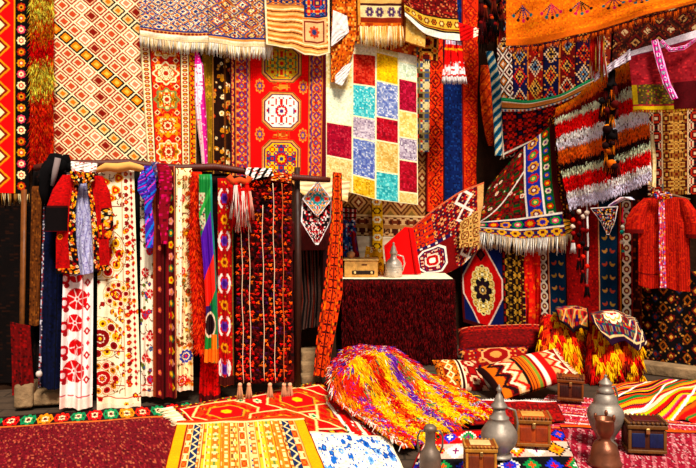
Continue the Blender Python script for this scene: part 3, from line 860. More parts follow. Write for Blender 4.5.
# rolled tan cloth, white bundle, black bundle
b = MB(); b.tube([LEFT.p(x, y, rail_o + .07) for x, y in [(96, 171), (106, 167), (118, 168), (130, 166), (139, 168), (151, 172)]], [.02, .035, .04, .036, .03, .018], 12, 'd8a468', .8)
tag(b.build('rolled_cloth', 'cotton'), 'rolled tan cloth lying along the rail above the broad rosette panel', 'cloth', GR)
c = Can(26, 20, 'f4ece4'); c.sprig(22, ['c82028', 'b01828'], 5, .8, 1.7)
textile('rail_cloth', 'white red-dotted cloth bundled over the rail behind the red jacket', 'cloth', LEFT, rail_o + .09, [[(71, 161), (97, 163)], [(71, 172), (97, 174)]], c, .02, 2, 43, hook=.09, group=GR, material='cotton')
b = MB()
for (x, y, r) in [(50, 170, .06), (56, 162, .055), (62, 166, .05), (66, 160, .035), (47, 180, .05), (70, 166, .03), (45, 168, .03)]:
    b.ball(LEFT.p(x, y, rail_o + .03), r, '0c0809', 1.1, .5)
b.tube([LEFT.p(x, y, rail_o + .06) for x, y in [(52, 160), (46, 172), (44, 190), (46, 206)]], [.03, .04, .035, .02], 8, '100a0c')
b.tube([LEFT.p(x, y, rail_o + .08) for x, y in [(58, 158), (55, 172), (52, 186)]], [.02, .02, .012], 8, '8a7a78')
tag(b.build('black_headscarf', 'cotton'), 'black headscarf bundle tied at the left end of the rail', 'scarf', GR)

# ------------------------------------------------------------------ jacket with red sleeves
def body_patch(name, parent, rows, can, off, fold=.006, material='wool'):
    return textile(name, None, None, LEFT, off, rows, can, fold, 1.3, int(rows[0][0][0]) % 90, parent=parent, material=material)


jk = thing('hanging_jacket', 'open red jacket with gold and black floral front and pale lilac lining', 'jacket', LEFT.p(80, 275, rail_o + .1), GR)
jo = rail_o + .07
c = Can(24, 100, 'b8b4d0'); c.speck(c.all, .3, ['9a94c0', 'd0cce0', '8a7aa8'], 4, 1.4); c.m(abs((c.X + 3 * np.sin(c.Y / 9)) % 7 - 3.5) < .7, '8a86ac')
body_patch('lining', jk, [[(75, 182), (89, 182)], [(72, 225), (91, 225)], [(74, 276), (93, 273)]], c, jo, .015, 'cotton')


def redcloth(w, h):
    c = Can(w, h, 'aa160e'); c.speck(c.all, .3, ['c01c10', '8e100c'], 3, 1.3); return c


def floral(c, mask):
    c.m(mask, '100808'); keep = c.a.copy()
    c.sprig(int(c.w * c.h / 9), ['e8a830', 'f0d8b0', 'd8601c', 'b01c14', 'f0b840', '6a1410'], 6, 1.1, 2.0)
    c.a = np.where(mask[..., None], c.a, keep); return c


c = redcloth(22, 100); floral(c, c.X > 13); floral(c, c.Y > 94); c.med('cir', 4, 62, 3, 3, [(1, 'f08a20'), (.6, 'black'), (.35, 'gold')])
body_patch('front_panel', jk, [[(66, 176), (80, 178)], [(61, 205), (75, 208)], [(56, 240), (76, 240)], [(56, 274), (80, 274)]], c, [jo + .03, jo + .06, jo + .06, jo + .05])
c = redcloth(22, 100); floral(c, c.X < 8); floral(c, c.Y > 94)
body_patch('front_panel', jk, [[(86, 178), (99, 176)], [(90, 205), (104, 206)], [(93, 240), (109, 240)], [(94, 272), (110, 270)]], c, [jo + .03, jo + .06, jo + .06, jo + .05])
c = Can(34, 12, 'black'); floral(c, c.all)
body_patch('collar', jk, [[(70, 171), (84, 172), (95, 172)], [(71, 181), (82, 184), (94, 181)]], c, jo + .08, .004)


def sleeve(parent, pl, off, path, cfun, lobes=2, la=.08, flat=.6, seed=2, name='sleeve', material='wool'):
    h = path[-1][1] - path[0][1]
    c = cfun(18, max(20, h))
    return scarf(name, None, None, pl, off, path, c, lobes, flat, la, parent=parent, seed=seed, material=material)


def slv(w, h):
    c = redcloth(w, h); c.hs(h * .64, h, '140a0c'); c.m((c.Y > h * .62) & (c.Y < h * .66), '3a0808'); return c


def slv2(w, h):
    c = redcloth(w, h); floral(c, c.Y > h * .6); return c


sleeve(jk, LEFT, jo + .0, [(67, 175, 4), (62, 190, 8.5), (58, 208, 11), (57, 231, 11.5)], slv, seed=4)
sleeve(jk, LEFT, jo + .0, [(99, 176, 4), (103, 192, 7), (105, 212, 8), (106, 238, 8)], slv2, seed=6)
# ------------------------------------------------------------------ doorway, steps, pendant
do = .28
dr = bpy.data.objects.new('door_1', None); C.objects.link(dr); q = LEFT.p(311, 360, do); dr.location = (q[0], q[1], 0); dr['_o'] = [q[0], q[1], 0]; dr['kind'] = 'structure'
def lbox(b, x0, y0, x1, y1, off, depth, c, bev=.006):
    a = LEFT.p(x0, y0, off); e = LEFT.p(x1, y1, off); m = (a + e) / 2
    wdt = np.linalg.norm((e - a)[:2]); h = abs(a[2] - e[2])
    b.box(m - LEFT.N * depth / 2, (wdt, depth, h), c, math.atan2(LEFT.t[1], LEFT.t[0]), bev)
b = MB(); lbox(b, 294, 240, 299, 352, do, .12, '4a0e0c'); b.build('door_jamb', 'wood', dr)
b = MB(); lbox(b, 323, 240, 328, 352, do, .12, '4a0e0c'); b.build('door_jamb', 'wood', dr)
b = MB(); lbox(b, 292, 222, 330, 250, do + .02, .14, '6a1412'); b.build('door_lintel', 'wood', dr)
c = Can(26, 104, '0c0808'); c.m((c.X % 4) < 1.2, '5a4038'); c.m((c.X % 7) < 1, '7a2a1c'); c.weave(.3, 3)
textile('door_curtain', 'dark striped curtain tied aside in the small red doorway', 'curtain', LEFT, do - .06, [[(299, 250), (323, 250)], [(303, 300), (323, 300)], [(299, 330), (322, 326)]], c, .015, 2.5, 44)
st = thing('stone_steps', 'worn pale stone steps below the small dark doorway', 'steps', LEFT.p(310, 384, do + .2) * (1, 1, 0))
for k, (y0, y1, o_) in enumerate([(352, 358, .24), (364, 370, .35), (376, 382, .46)]):
    b = MB(); a = LEFT.p(302, y0, o_); e = LEFT.p(322, y0, o_); m = (a + e) / 2
    b.box((m[0] - LEFT.N[0] * (.055 if k else .1), m[1] - LEFT.N[1] * (.055 if k else .1), a[2] / 2), (np.linalg.norm((e - a)[:2]), .11 if k else .2, a[2]), rz=math.atan2(LEFT.t[1], LEFT.t[0]), bev=.015)
    b.build('step', 'stone', st)
# cream cloth and diamond pendant
c = Can(58, 26, 'f0d8b0'); c.vs(0, 4, 'c8905a'); c.hs(20, 26, 'e0bc88'); c.weave(.08, 3)
textile('hanging_cloth', 'plain cream cloth stretched across above the little doorway', 'cloth', LEFT, .42, [[(290, 178), (350, 181)], [(296, 190), (318, 205), (338, 199), (348, 202)]], c, .014, 1.5, 45, material='cotton')
pd = thing('hanging_pendant', 'diamond and triangle beaded pendant hanging in front of the doorway', 'pendant', LEFT.p(317, 246, .5))
c = Can(30, 36, 'c8244a'); c.m(c.all, '2a1a50'); mm = abs(c.X - 15) < 12.6
c.tile(mm, 1.5, 4, [None, 'd8304a', 'e8d8d0', '3a8a9a', 'e89a40'], 6, .35, ox=15, oy=18); c.med('star', 15, 18, 7, 7, [(1, '3aa0a8'), (.5, 'd83a2a')]); c.m(abs(c.X - 15) > 13.2, 'f6eeee')
textile('diamond', None, None, LEFT, .52, [[(317.2, 181), (317.8, 181)], [(302, 199), (332.5, 199)], [(317.2, 217), (317.8, 217)]], c, .0, 1, 1, parent=pd)
# triangle: wide at the top, pointed below
c = Can(30, 48, '1a0c10'); c.speck(c.all, .62, ['f0e4e0', 'c82430', 'a81828', 'e8c0b8', '2a1a20'], 6, 1.5)
c.m(abs(c.X - 15) > 13.5, 'f4ecec'); c.hs(0, 1.6, 'f4ecec'); c.hs(46, 48, 'f4ecec')
textile('triangle', None, None, LEFT, .49, [[(302, 199), (332, 199)], [(301, 222), (331, 221)], [(315.5, 245), (318.5, 245)]], c, .0, 1, 1, parent=pd)
# long orange beaded textile
c = Can(24, 205, 'd0480c'); c.tile(c.all, 1.6, 31, [None, '8a1c08', 'f08a1c', '2a0c08', 'e8601c'], 7, .45); c.vs(11, 12.4, '6a1408'); c.vs(5, 6, 'f09a30'); c.vs(17, 18, 'f09a30'); c.weave(.2, 9)
textile('hanging_runner', 'long orange beaded runner hanging beside the small doorway down to the floor', 'runner', LEFT, .6,
        [[(333, 172), (342, 173)], [(331, 220), (343, 220)], [(323, 290), (343, 292)], [(316, 340), (334, 340)], [(313, 376), (328, 377)]], c, .02, 1.6, 46)
# ------------------------------------------------------------------ centre: patchwork and what hangs above it
FR = Plane(300, 5.86, 480, 5.86)
c = Can(92, 162, 'f2e6c0')
R = rs(3)


def patch(x0, y0, x1, y1, base, alts, k):
    c.rect(x0 + .8, y0 + .8, x1 - .8, y1 - .8, base)
    m = c.box(x0 + .8, y0 + .8, x1 - .8, y1 - .8)
    c.speck(m, .38, alts, k, 1.3); c.speck(m, .14, alts[:1], k + 40, 3)


yb = {0: [(52, 90, 'e8ecd4', ['d8dcc0', 'f6ecd0']), (90, 127, 'a81838', ['8a1030', 'c04050']), (127, 162, 'e0c890', ['d0b070', 'f0dca8'])],
      1: [(0, 12, 'f4ead0', ['e8d8b0']), (12, 45, 'b83024', ['d0503c', '9a2018']), (45, 79, '50b8c0', ['80d0d0', '3a98a8', 'c8e8e0']), (79, 102, 'b8a8b4', ['d8ccd4', '8a7a90']), (102, 142, '7484b8', ['5a68a8', 'a8b0d0', 'c8ccd8']), (142, 162, 'd8b040', ['e8c860', 'b88a28'])],
      2: [(0, 8, 'd8c080', ['e8d8a0']), (8, 38, 'f0bc1c', ['f8d040', 'd8a010']), (38, 75, '8c98c0', ['6a78b0', 'b8bcd4', 'dcdce4']), (75, 100, 'b01c30', ['8a1428', 'c84050']), (100, 132, 'd8bc7c', ['c8a460', 'e8d4a0']), (132, 162, '58b8bc', ['3a98a0', '90d4d0'])],
      3: [(0, 12, 'e8e0c8', ['f4ecd8']), (12, 30, 'd8e0c8', ['c0ccb0', 'eef0e0']), (30, 64, 'a01838', ['c03050', '801028']), (64, 92, 'e8d490', ['d8bc70', 'f2e4b0']), (92, 116, 'a898a8', ['c8bcc8', '7a6a80', 'e0d8dc']), (116, 150, 'a81430', ['8a0c24', 'c03448']), (150, 162, 'd0b878', ['e0cc94'])]}
xb = [0, 26.5, 50, 73, 92]
for k, lst in yb.items():
    for q, (y0, y1, base, alts) in enumerate(lst): patch(xb[k], y0, xb[k + 1], y1, base, alts, k * 11 + q)
c.rect(0, 0, 26, 52, 'e8d4a0'); c.speck(c.box(0, 0, 26, 52), .4, ['d8bc80', 'f0e4c0'], 7, 2); c.weave(.08, 4)
textile('patchwork_rug', 'patchwork rug of crimson, turquoise, yellow and lilac squares', 'rug', FR, 0, [[(326, 40), (372, 43), (417, 54)], [(326, 187), (352, 193), (376, 200), (418, 205)]], c, .007, 1.6, 51, vpos=None)
# folded orange rug showing its white back
fo = thing('folded_rug', 'small orange rug folded back on itself, pale underside showing, left of the patchwork', 'rug', FR.p(342, 88, .05))
c = Can(27, 88, 'c8641c'); c.speck(c.all, .45, ['e0882c', '9a3a14', 'f0b060', '6a2a18'], 5, 1.8); c.weave(.12, 3)
textile('front', None, None, FR, .05, [[(333, -12), (356, -12)], [(331, 30), (356, 28)], [(331, 52), (354, 50)], [(331, 82), (341, 82)]], c, .012, 1.2, 52, parent=fo)
c = Can(20, 40, 'e8e0dc'); c.speck(c.all, .2, ['d0c4c0', 'f4f0ec'], 3, 2)
textile('turned_corner', None, None, FR, .075, [[(333, 10), (347, 16)], [(332, 30), (349, 32)], [(331, 46), (333, 46)]], c, .006, 1.2, 53, parent=fo, material='cotton')
textile('turned_corner', None, None, FR, .075, [[(344, 66), (352, 62)], [(335, 76), (349, 73)], [(335, 83), (342, 86)]], c, .006, 1.2, 54, parent=fo, material='cotton')

# bag face with long fringe
c = Can(48, 44, 'c87830'); c.rect(0, 0, 48, 12, 'e0b070')
c.hs(23, 27, '8a3018'); c.hs(12, 14, '4a1c18'); c.hs(14, 23, 'e8d0a0')
for x in (12, 22, 34, 44): c.med('flo', x, 18.5, 4.4, 4, [(1, '6a4a6a'), (.6, '3a2a50'), (.3, 'e8d0a0')], 6)
c.hs(27, 44, 'c8682c'); c.vs(0, 3, 'd89a50'); c.vs(44, 48, '8a3a1c'); c.speck(c.Y > 27, .4, ['e0a050', 'a8401c'], 3, 1.7); c.weave(.12, 5)
o = textile('hanging_bag', 'woven bag face with grey rosettes and long cream fringe at the top centre', 'bag', FR, .07, [[(357, -12), (406, -12)], [(358, 26), (405, 27)], [(357, 44), (404, 46)]], c, .008, 1.5, 55)
b = MB(); R = rs(6)
for i in range(230):
    x = R.uniform(360, 403); cc = ['f4dca0', 'e8c080', 'e8a850', 'd89040', 'f8e8c8'][R.randint(5)]
    b.strand(FR.p(x, 27 + R.uniform(-1, 1), .085), (R.uniform(-.12, .12), -.12, -1), R.uniform(.1, .19), .005, col(cc))
b.build('fringe', 'cotton', o)
c = Can(60, 56, 'b84a1c'); c.speck(c.all, .5, ['d87830', '8a2414', 'e0a058', '5a1c18'], 8, 1.8); c.weave(.12, 6)
textile('hanging_rug', 'worn orange speckled rug edge showing above the patchwork rug', 'rug', FR, .03, [[(356, -12), (420, -12)], [(352, 40), (372, 46), (416, 56)]], c, .008, 1.3, 56)
c = Can(24, 62, 'd8b068'); c.speck(c.all, .3, ['c89a50', 'e8c888'], 4, 2); c.m((c.X < 2) | (c.Y > 60), '8a4a20')
textile('hanging_cloth', 'small plain tan cloth hanging under the dark red fringed mat', 'cloth', FR, .1, [[(405, -12), (428, -8)], [(404, 42), (425, 49)]], c, .005, 1.2, 57, material='kilim')
c = Can(62, 52, '6a1414'); c.speck(c.all, .4, ['a83028', '3a0c10', 'c87850'], 5, 1.6)
c.m(c.Y > 30, 'd8b050'); c.m(c.Y > 43, '2a1010'); c.m(c.Y > 45, 'f2eadc')
c.chain('h', 36.5, 4, 62, 8, 'flo', 3.4, 3.4, [[(1, '5a1414'), (.6, 'c87028'), (.3, '2a0c0c')], [(1, '8a4a18'), (.5, 'e8d090')]], 6); c.hs(30, 31.5, '2a0c0c'); c.hs(41.5, 43, '8a2418'); c.weave(.1, 7)
textile('hanging_mat', 'dark red mat with a gold border and white edge at the top centre', 'mat', FR, .14, [[(403, -12), (456, -12)], [(405, 16), (425, 34), (445, 40), (460, 41)]], c, .008, 1.2, 58)
c = Can(18, 24, '5a1410'); c.tile(c.all, 1.5, 8, [None, 'c85028', '2a0808', 'e0a050'], 5, .45)
textile('hanging_mat', 'small dark red tasselled mat hanging just right of the patchwork rug top', 'mat', FR, .04, [[(420, 34), (439, 36)], [(418, 58), (438, 61)]], c, .006, 1.2, 59, fringe=dict(L=.05, c=['8a1c14', '3a0a0a']))
c = Can(14, 105, '8a7a50'); c.tile(c.all, 2.2, 15, [None, 'e0d0a0', '4a5a80', 'c83a20', '3a2418'], 5, .4); c.weave(.15, 3)
textile('hanging_runner', 'narrow flowered strip hanging between patchwork rug and orange-navy kilim', 'runner', BACK, .1, [[(416, 55), (430, 55)], [(417, 152), (429, 152)]], c, .005, 1.2, 60)
# three band kilim
c = Can(54, 224, 'd8420c'); c.vs(19, 37, '12265c'); c.vs(0, 2, '6a1808'); c.vs(17.5, 19, '2a0c10'); c.vs(37, 38.5, '7a1c08')
for x0, x1, q in ((2, 17.5, '6a1408'), (38.5, 54, 'a0240a')):
    cx = (x0 + x1) / 2
    for y in range(8, 230, 17):
        f = c.met('dia', cx, y, 7.5, 9); mk = (c.X > x0) & (c.X < x1)
        c.m(mk & (f < 1) & (f > .78), q); c.m(mk & (f < .5) & (f > .28), q); c.m(mk & (f < .12), 'f08a3a')
    c.speck((c.X > x0) & (c.X < x1), .22, [q, 'ee6a1c'], int(x0), 1.3)
c.speck((c.X > 19) & (c.X < 37), .3, ['0c1840', '20407c'], 4, 1.5); c.weave(.15, 8)
textile('hanging_kilim', 'tall kilim with orange diamond bands on both sides of a navy band', 'kilim', BACK, .05, [[(426, -12), (478, -12)], [(426, 212), (480, 212)]], c, .01, 1.4, 61, group='kilims on the back wall', material='kilim')
# tan kilim behind the patchwork
c = Can(98, 100, 'a8784a'); c.latt(c.all, (11, 13), (-11, 13), [[(.9, '5a2c18'), (.72, 'c09060'), (.45, '7a3420'), (.2, 'e0c090')], [(.92, '6a3a20'), (.7, 'b88850'), (.4, '8a6a3a')]], pick=lambda i, j: (i + j) % 2)
c.vs(0, 3, '4a2014'); c.hs(78, 80, 'e0c090'); c.hs(80, 88, '7a3a24'); c.tile(c.Y > 80, 1.7, 6, [None, 'd8b080', '4a2018'], 5, .45); c.hs(88, 92, 'b08050'); c.weave(.16, 9)
textile('hanging_kilim', 'tan brown lozenge kilim on the back wall below the patchwork rug', 'kilim', BACK, .025, [[(336, 140), (432, 140)], [(338, 235), (432, 238)]], c, .006, 1.5, 62, group='kilims on the back wall', material='kilim')
c = Can(11, 66, 'e8b41c'); c.chain('v', 5.5, 4, 66, 9, 'flo', 4.6, 3.8, [[(1, 'f6ecc8'), (.55, 'b82a14'), (.3, 'yellow')], [(1, '5a2a10'), (.6, 'f0c83c')]], 6); c.vs(0, 1, '6a3010'); c.weave(.1, 4)
textile('hanging_runner', 'narrow yellow runner with white and red blossoms hanging behind the wooden radio', 'runner', BACK, .12, [[(371, 198), (382, 198)], [(372, 232), (383, 232)], [(371, 262), (382, 264)]], c, .006, 1, 63)
c = Can(20, 32, 'a82424'); c.m((c.X % 5) < 1.6, 'e8d0c8'); c.m((c.Y % 9) < 3, '3a1410'); c.weave(.15, 3)
textile('hanging_cloth', 'red and white checked cloth in the corner left of the tan kilim', 'cloth', BACK, .3, [[(338, 206), (357, 208)], [(340, 226), (356, 224)]], c, .012, 1.5, 64)
c = Can(16, 46, '2a4a8a'); c.speck(c.all, .5, ['8ab0d8', 'c82a20', '101830', 'e8e0d8', '1a2a60'], 8, 2); c.rect(10, 14, 16, 46, '8a1420'); c.weave(.15, 3)
textile('hanging_cloth', 'blue and red patterned cloth hanging behind the wooden radio box', 'cloth', BACK, .4, [[(343, 220), (355, 220)], [(343, 240), (357, 240)], [(344, 262), (361, 264)]], c, .015, 1.6, 65)
# red white tasselled cloth and red sash
MID = Plane(400, 6.4, 500, 6.4)
c = Can(22, 36, 'e02018'); c.hs(0, 4, 'd8d0e0'); c.m((c.X % 7) < 1.5, 'b01410'); c.hs(8, 10, 'e8a030'); c.m((c.Y > 27), 'f4ecec'); c.speck(c.Y > 22, .35, ['f4ecec', 'd83028'], 4, 2); c.weave(.1, 3)
o = textile('hanging_cloth', 'small red cloth with white bobble fringe hanging in front of the navy band', 'cloth', MID, .03, [[(445, 40), (462, 42)], [(444, 58), (464, 58)], [(442, 76), (466, 74)]], c, .02, 2.5, 66)
b = MB()
for i in range(9):
    b.tassel(MID.p(443.5 + i * 2.7, 75 - (i % 2), .05), .085, .017, 'f2e8e6', 'd83a30', 10)
b.build('fringe', 'cotton', o)
c = Can(22, 16, 'd81c14'); c.vs(17, 22, 'f0dcc8'); c.speck(c.all, .15, ['a80e0c'], 3, 2)
textile('red_scarf', 'short red scarf with a pale tip stretched against the dark gap', 'scarf', MID, .06, [[(458, 22), (470, 26), (479, 28)], [(457, 41), (468, 40), (478, 36)]], c, .01, 1.2, 67)
c = dark(34, 226, '0a0708', 9, ('1a0a0a',))  # black sheet added to paint in the darkness of the gap
textile('hanging_cloth', 'black sheet added for the darkness in the gap right of the navy and orange kilim', 'cloth', BACK, .02, [[(476, -12), (505, -12)], [(476, 215), (500, 215)]], c, .012, 2, 68)
c = Can(18, 80, 'd0500c'); c.speck(c.all, .4, ['a83408', 'ee7a20'], 4, 1.7); c.m((c.X + c.Y) % 9 < 1.4, '8a2008')
scarf('hanging_scarf', 'orange scarf hanging in the dark gap beside the blue spiral-striped one', 'scarf', BACK, .12, [(485, 66, 5), (485, 90, 6), (487, 115, 6), (489, 135, 4.5), (490, 146, 2)], c, seed=12, group='scarves in the dark gap')
c = Can(14, 100, '1e6a8a'); c.m(((c.Y + c.X * .9) % 9) < 3.2, 'd8d0b0'); c.m(((c.Y + c.X * .9 + 4) % 9) < 1.6, '12304a'); c.weave(.15, 4)
scarf('hanging_scarf', 'teal scarf with pale spiral stripes hanging at the corner of the right wall', 'scarf', BACK, .34, [(489, 52, 4), (494, 75, 5), (496, 100, 5), (497, 125, 4.5), (498, 156, 4)], c, seed=13, group='scarves in the dark gap', lobes=2, la=.06)
b = MB(); R = rs(15)
for i in range(26):
    x, y = R.uniform(480, 503), R.uniform(-8, 36)
    b.tassel(BACK.p(x, y, R.uniform(.34, .46)), R.uniform(.12, .22), .03, ['1a0a0c', '3a0c10', '5a1012', '120808', '6a2414', '2a1a30'][R.randint(6)], ['7a1414', '2a0c0c', 'b84a1c'][R.randint(3)], 10)
b.tube([BACK.p(478, -12, .4), BACK.p(492, 8, .4), BACK.p(505, -12, .4)], .03, 8, '1a0a0a')
tag(b.build('tassel_bunch', 'cotton'), 'bunch of dark wine and black tassels at the top beside the orange cloth', 'tassel')

# ------------------------------------------------------------------ table and what stands on it
tb = thing('table', 'pale topped table in the nook, its front covered by dark red cloth', 'table', (.38, 6.4, 0))
zt = .74
b = MB(); b.box((.435, 6.42, zt - .015), (.99, .56, .03), 'f0e0c4', bev=.006); b.build('tabletop', 'wood', tb)
for x in (-.03, .89):
    for y in (6.18, 6.66):
        b = MB(); b.box((x, y, (zt - .03) / 2), (.05, .05, zt - .03), '4a2814', bev=.005); b.build('leg', 'wood', tb)
c = Can(115, 92, '46050c'); c.speck(c.all, .4, ['6a0c14', '3a040a', '7a1018'], 5, 1.5); c.m(c.Y < 2, '2a0406'); c.weave(.3, 6)
o = textile('tablecloth', 'dark wine red pile cloth hanging over the front of the table', 'tablecloth', NOOK, .03, [[(341, 279), (455, 279)], [(342, 320), (456, 320)], [(342, 363), (458, 363)]], c, .02, 3, 69)
b = MB(); R = rs(18)
for i in range(2600):
    v = R.rand(); x = R.uniform(342, 455 + 2 * v); y = 280 + v * 82
    b.strand(NOOK.p(x, y, .05), (R.uniform(-.4, .4), -.5, -1), R.uniform(.025, .05), .004, col(['4e0810', '6a0c16', '34040a', '7a121a'][R.randint(4)]) * R.uniform(.8, 1.1))
b.build('pile', 'pile', o)['kind'] = 'stuff'
# wooden radio box
def boxset(px0, px1, ybot, z0):
    d = F * (EYE - z0) / (ybot - CY); x = ((px0 + px1) / 2 - CX) / F * d; return x, d, (px1 - px0) / F * d
x, y, w = boxset(344, 378, 277.5, zt)
rb = thing('radio_box', 'pale wooden radio box with a dark slot standing on the table', 'radio', (x, y + .1, zt))
b = MB(); b.box((x, y + .1, zt + .075), (w, .2, .15), 'd8a868', bev=.012); b.build('case', 'wood', rb)
b = MB(); b.box((x + .02, y - .001, zt + .045), (w * .66, .012, .034), '2a1408', bev=.004); b.build('slot', 'wood', rb)
for dx in (-.055, .095):
    b = MB(); b.box((x + dx + .0, y - .008, zt + .045), (.02, .012, .02), 'e8c890', bev=.004); b.build('knob', 'wood', rb)
b = MB(); b.box((x + .03, y - .001, zt + .115), (.05, .008, .012), '6a3c1c', bev=.003); b.build('keyhole_plate', 'wood', rb)
b = MB(); b.box((x, y + .1, zt + .158), (w * 1.04, .215, .016), 'e4bc80', bev=.005); b.build('lid', 'wood', rb)
b = MB(); b.ball((x - w * .3, y + .08, zt + .2), .042, 'e8b080', .75)
tag(b.build('round_loaf', 'wood'), 'small tan dome resting on top of the wooden radio box', 'ornament')
# brass flask
def lathe_thing(name, label, cat, x, y, z0, parts, group=None):
    t = thing(name, label, cat, (x, y, z0), group)
    for pn, prof, m_ in parts:
        b = MB(); b.lathe(prof, (x, y, z0), 32); b.build(pn, m_, t)
    return t
x, y, w = boxset(385, 403, 277.5, zt)
fl = lathe_thing('metal_flask', 'engraved silvery flask with a pointed lid on the table before the red board', 'flask', x, y + .06, zt,
    [('body', [(.07, 0), (.078, .008), (.076, .03), (.08, .045), (.078, .1), (.074, .115), (.07, .13), (.05, .155), (.03, .17), (.026, .2), (.03, .21)], 'silver'),
     ('lid', [(.034, .21), (.036, .222), (.026, .24), (.022, .262), (.01, .285), (.008, .295), (.012, .303), (.003, .315)], 'silver')])
b = MB(); b.tube([(x + .03, y + .06, zt + .2), (x + .085, y + .06, zt + .185), (x + .1, y + .06, zt + .12), (x + .078, y + .06, zt + .05)], .008, 8); b.build('handle', 'silver', fl)
for z in (.05, .075, .098):
    b = MB(); b.lathe([(.079, z - .004), (.083, z), (.079, z + .004)], (x, y + .06, zt), 32); b.build('band', 'silver', fl)
# red panel leaning
b = MB()
TBK = Plane(300, 6.5, 480, 6.5)
pl_ = [TBK.p(px, py, o_) for px, py, o_ in [(384, 246, -.1), (405, 227, -.1), (413, 228, -.1), (421, 274, -.02), (387, 274, -.02)]]
V = pl_ + [p - TBK.N * .03 for p in pl_]
b.add(V, [(4, 3, 2, 1, 0), (5, 6, 7, 8, 9)] + [(i, (i + 1) % 5, 5 + (i + 1) % 5, 5 + i) for i in range(5)], 'e01410')
o = b.build('cloth_board', 'cotton', smooth=False); tag(o, 'plain bright red cloth-covered board leaning on the table behind the flask', 'board')
b = MB(); a_, e_ = [TBK.p(px, py, o_) for px, py, o_ in [(409.5, 228, -.092), (416, 274, -.012)]]
b.tube([a_, (a_ + e_) / 2, e_], .012, 8, 'b00e0c'); b.build('spine', 'cotton', o)
# yellow flowered cloth heaped on the table
c = Can(24, 34, 'e0a83c'); c.sprig(26, ['f4e4b8', 'b84a1c', '8a5a20', 'f0c84c'], 5, 1.5, 3); c.weave(.12, 4)
textile('table_cloth_heap', 'yellow flowered cloth heaped on the table between radio and flask', 'cloth', TBK, .0, [[(366, 246), (383, 250)], [(364, 260), (384, 262)], [(370, 275), (384, 275)]], c, .012, 1.6, 71)
# ------------------------------------------------------------------ carpets at the centre right
DG = Plane(404, 6.82, 490, 6.7)
c = Can(86, 84, '6a0c10')
c.tile(c.all, 1.5, 41, [None, 'b82418', '2a1440', 'e0a070'], 7, .5)
c.rect(0, 0, 32, 84, 'c8400c'); c.tile(c.box(0, 0, 34, 40), 1.6, 42, [None, 'f09030', '3a1440', '7a1408'], 6, .66)
c.rect(4, 40, 50, 44, 'e8dcd0'); c.tile(c.box(4, 40, 50, 44), 1.4, 5, [None, '2a1a50'], 3, .4)
c.rect(4, 44, 52, 84, '7a1014'); c.med('oct2', 27, 62, 16, 17, [(1, 'f4e8dc'), (.86, '3a1450'), (.78, '8a1418'), (.5, 'e8d8c8'), (.4, 'b01c18'), (.2, 'f0e0d0')]); c.tile((c.met('oct2', 27, 62, 16, 17) < .78) & (c.met('oct', 27, 63, 17, 17) > .5), 1.6, 43, [None, 'e8c8b0', '2a1a50'], 5, .5)
for yy in (50, 63, 76): c.med('oct', 5, yy, 4, 4, [(1, 'f4e8dc'), (.6, '3a1450')])
c.zig((c.X > 56) & (c.X < 76), 20, 8, 58, 1.6, 'f0e4d8'); c.zig((c.X > 56) & (c.X < 76), 20, -8, 74, 1.6, 'f0e4d8')
c.vs(80, 86, 'd8a870'); c.hs(0, 2.2, 'c87050'); c.weave(.14, 12)
textile('hanging_carpet', 'dark red carpet with white octagon motifs hung slanting beside the red board', 'carpet', DG, .05, [[(404, 234), (432, 210), (460, 191), (484, 182)], [(408, 276), (440, 277), (462, 266), (482, 246)]], c, .008, 1.5, 72)
c = Can(30, 45, 'b88a50'); c.tile(c.all, 1.5, 44, [None, '4a2a14', 'd8b070', '7a1a14'], 6, .5); c.weave(.15, 13)
textile('hanging_carpet', 'small brown patterned carpet piece between the slanting carpet and medallion rug', 'carpet', DG, .14, [[(460, 222), (478, 210)], [(459, 248), (479, 246)]], c, .008, 1.5, 73)

# ------------------------------------------------------------------ right wall
GRW = 'rugs and kilims hung on the right wall'
c = Can(112, 125, '5a1018')
for i, x0 in enumerate(range(0, 112, 16)):
    g = ['7a1418', '1a1a4a', '8a2018', '141440', '6a1014', '2a1038', '8a3020'][i % 7]
    c.vs(x0, x0 + 16, g); c.vs(x0, x0 + 1.4, '0c0a20' if i % 2 else 'c87838')
    for j, y in enumerate(range(14 + (i % 2) * 9, 125, 21)):
        c.med('step', x0 + 8, y, 7.8, 11, [(1, ['d8a050', 'c83820', 'e0c0a0'][(i + j) % 3]), (.8, '3a0c14'), (.6, ['c84a20', 'e0b060', '7a90a0'][(i + 2 * j) % 3]), (.3, '1a1030')])
c.speck(c.all, .14, ['2a0a14', 'd89050', '0c0a1c'], 8, 1.5); c.weave(.2, 14)
textile('hanging_kilim', 'dark red and navy kilim with columns of stepped diamonds under the orange cloth', 'kilim', RIGHT, .04, [[(496, -12), (613, -12)], [(498, 118), (608, 112)]], c, .006, 1.5, 74, group=GRW, material='kilim')
c = Can(17, 120, 'f0e0d0'); c.latt(c.all, (7, 9), (-7, 9), [[(.86, '6a1418'), (.55, 'f0dcc8'), (.35, '1a1018')], [(.86, '2a1018'), (.6, 'c87838'), (.3, 'f0e0d0')]], pick=lambda i, j: (i + j) % 2); c.weave(.12, 15)
textile('hanging_runner', 'narrow white runner with dark red lozenges at the inner edge of the right wall', 'runner', RIGHT, .07, [[(497, 48), (511, 47)], [(499, 160), (515, 156)]], c, .006, 1.2, 75, group=GRW)
c = Can(94, 60, '6a1014')
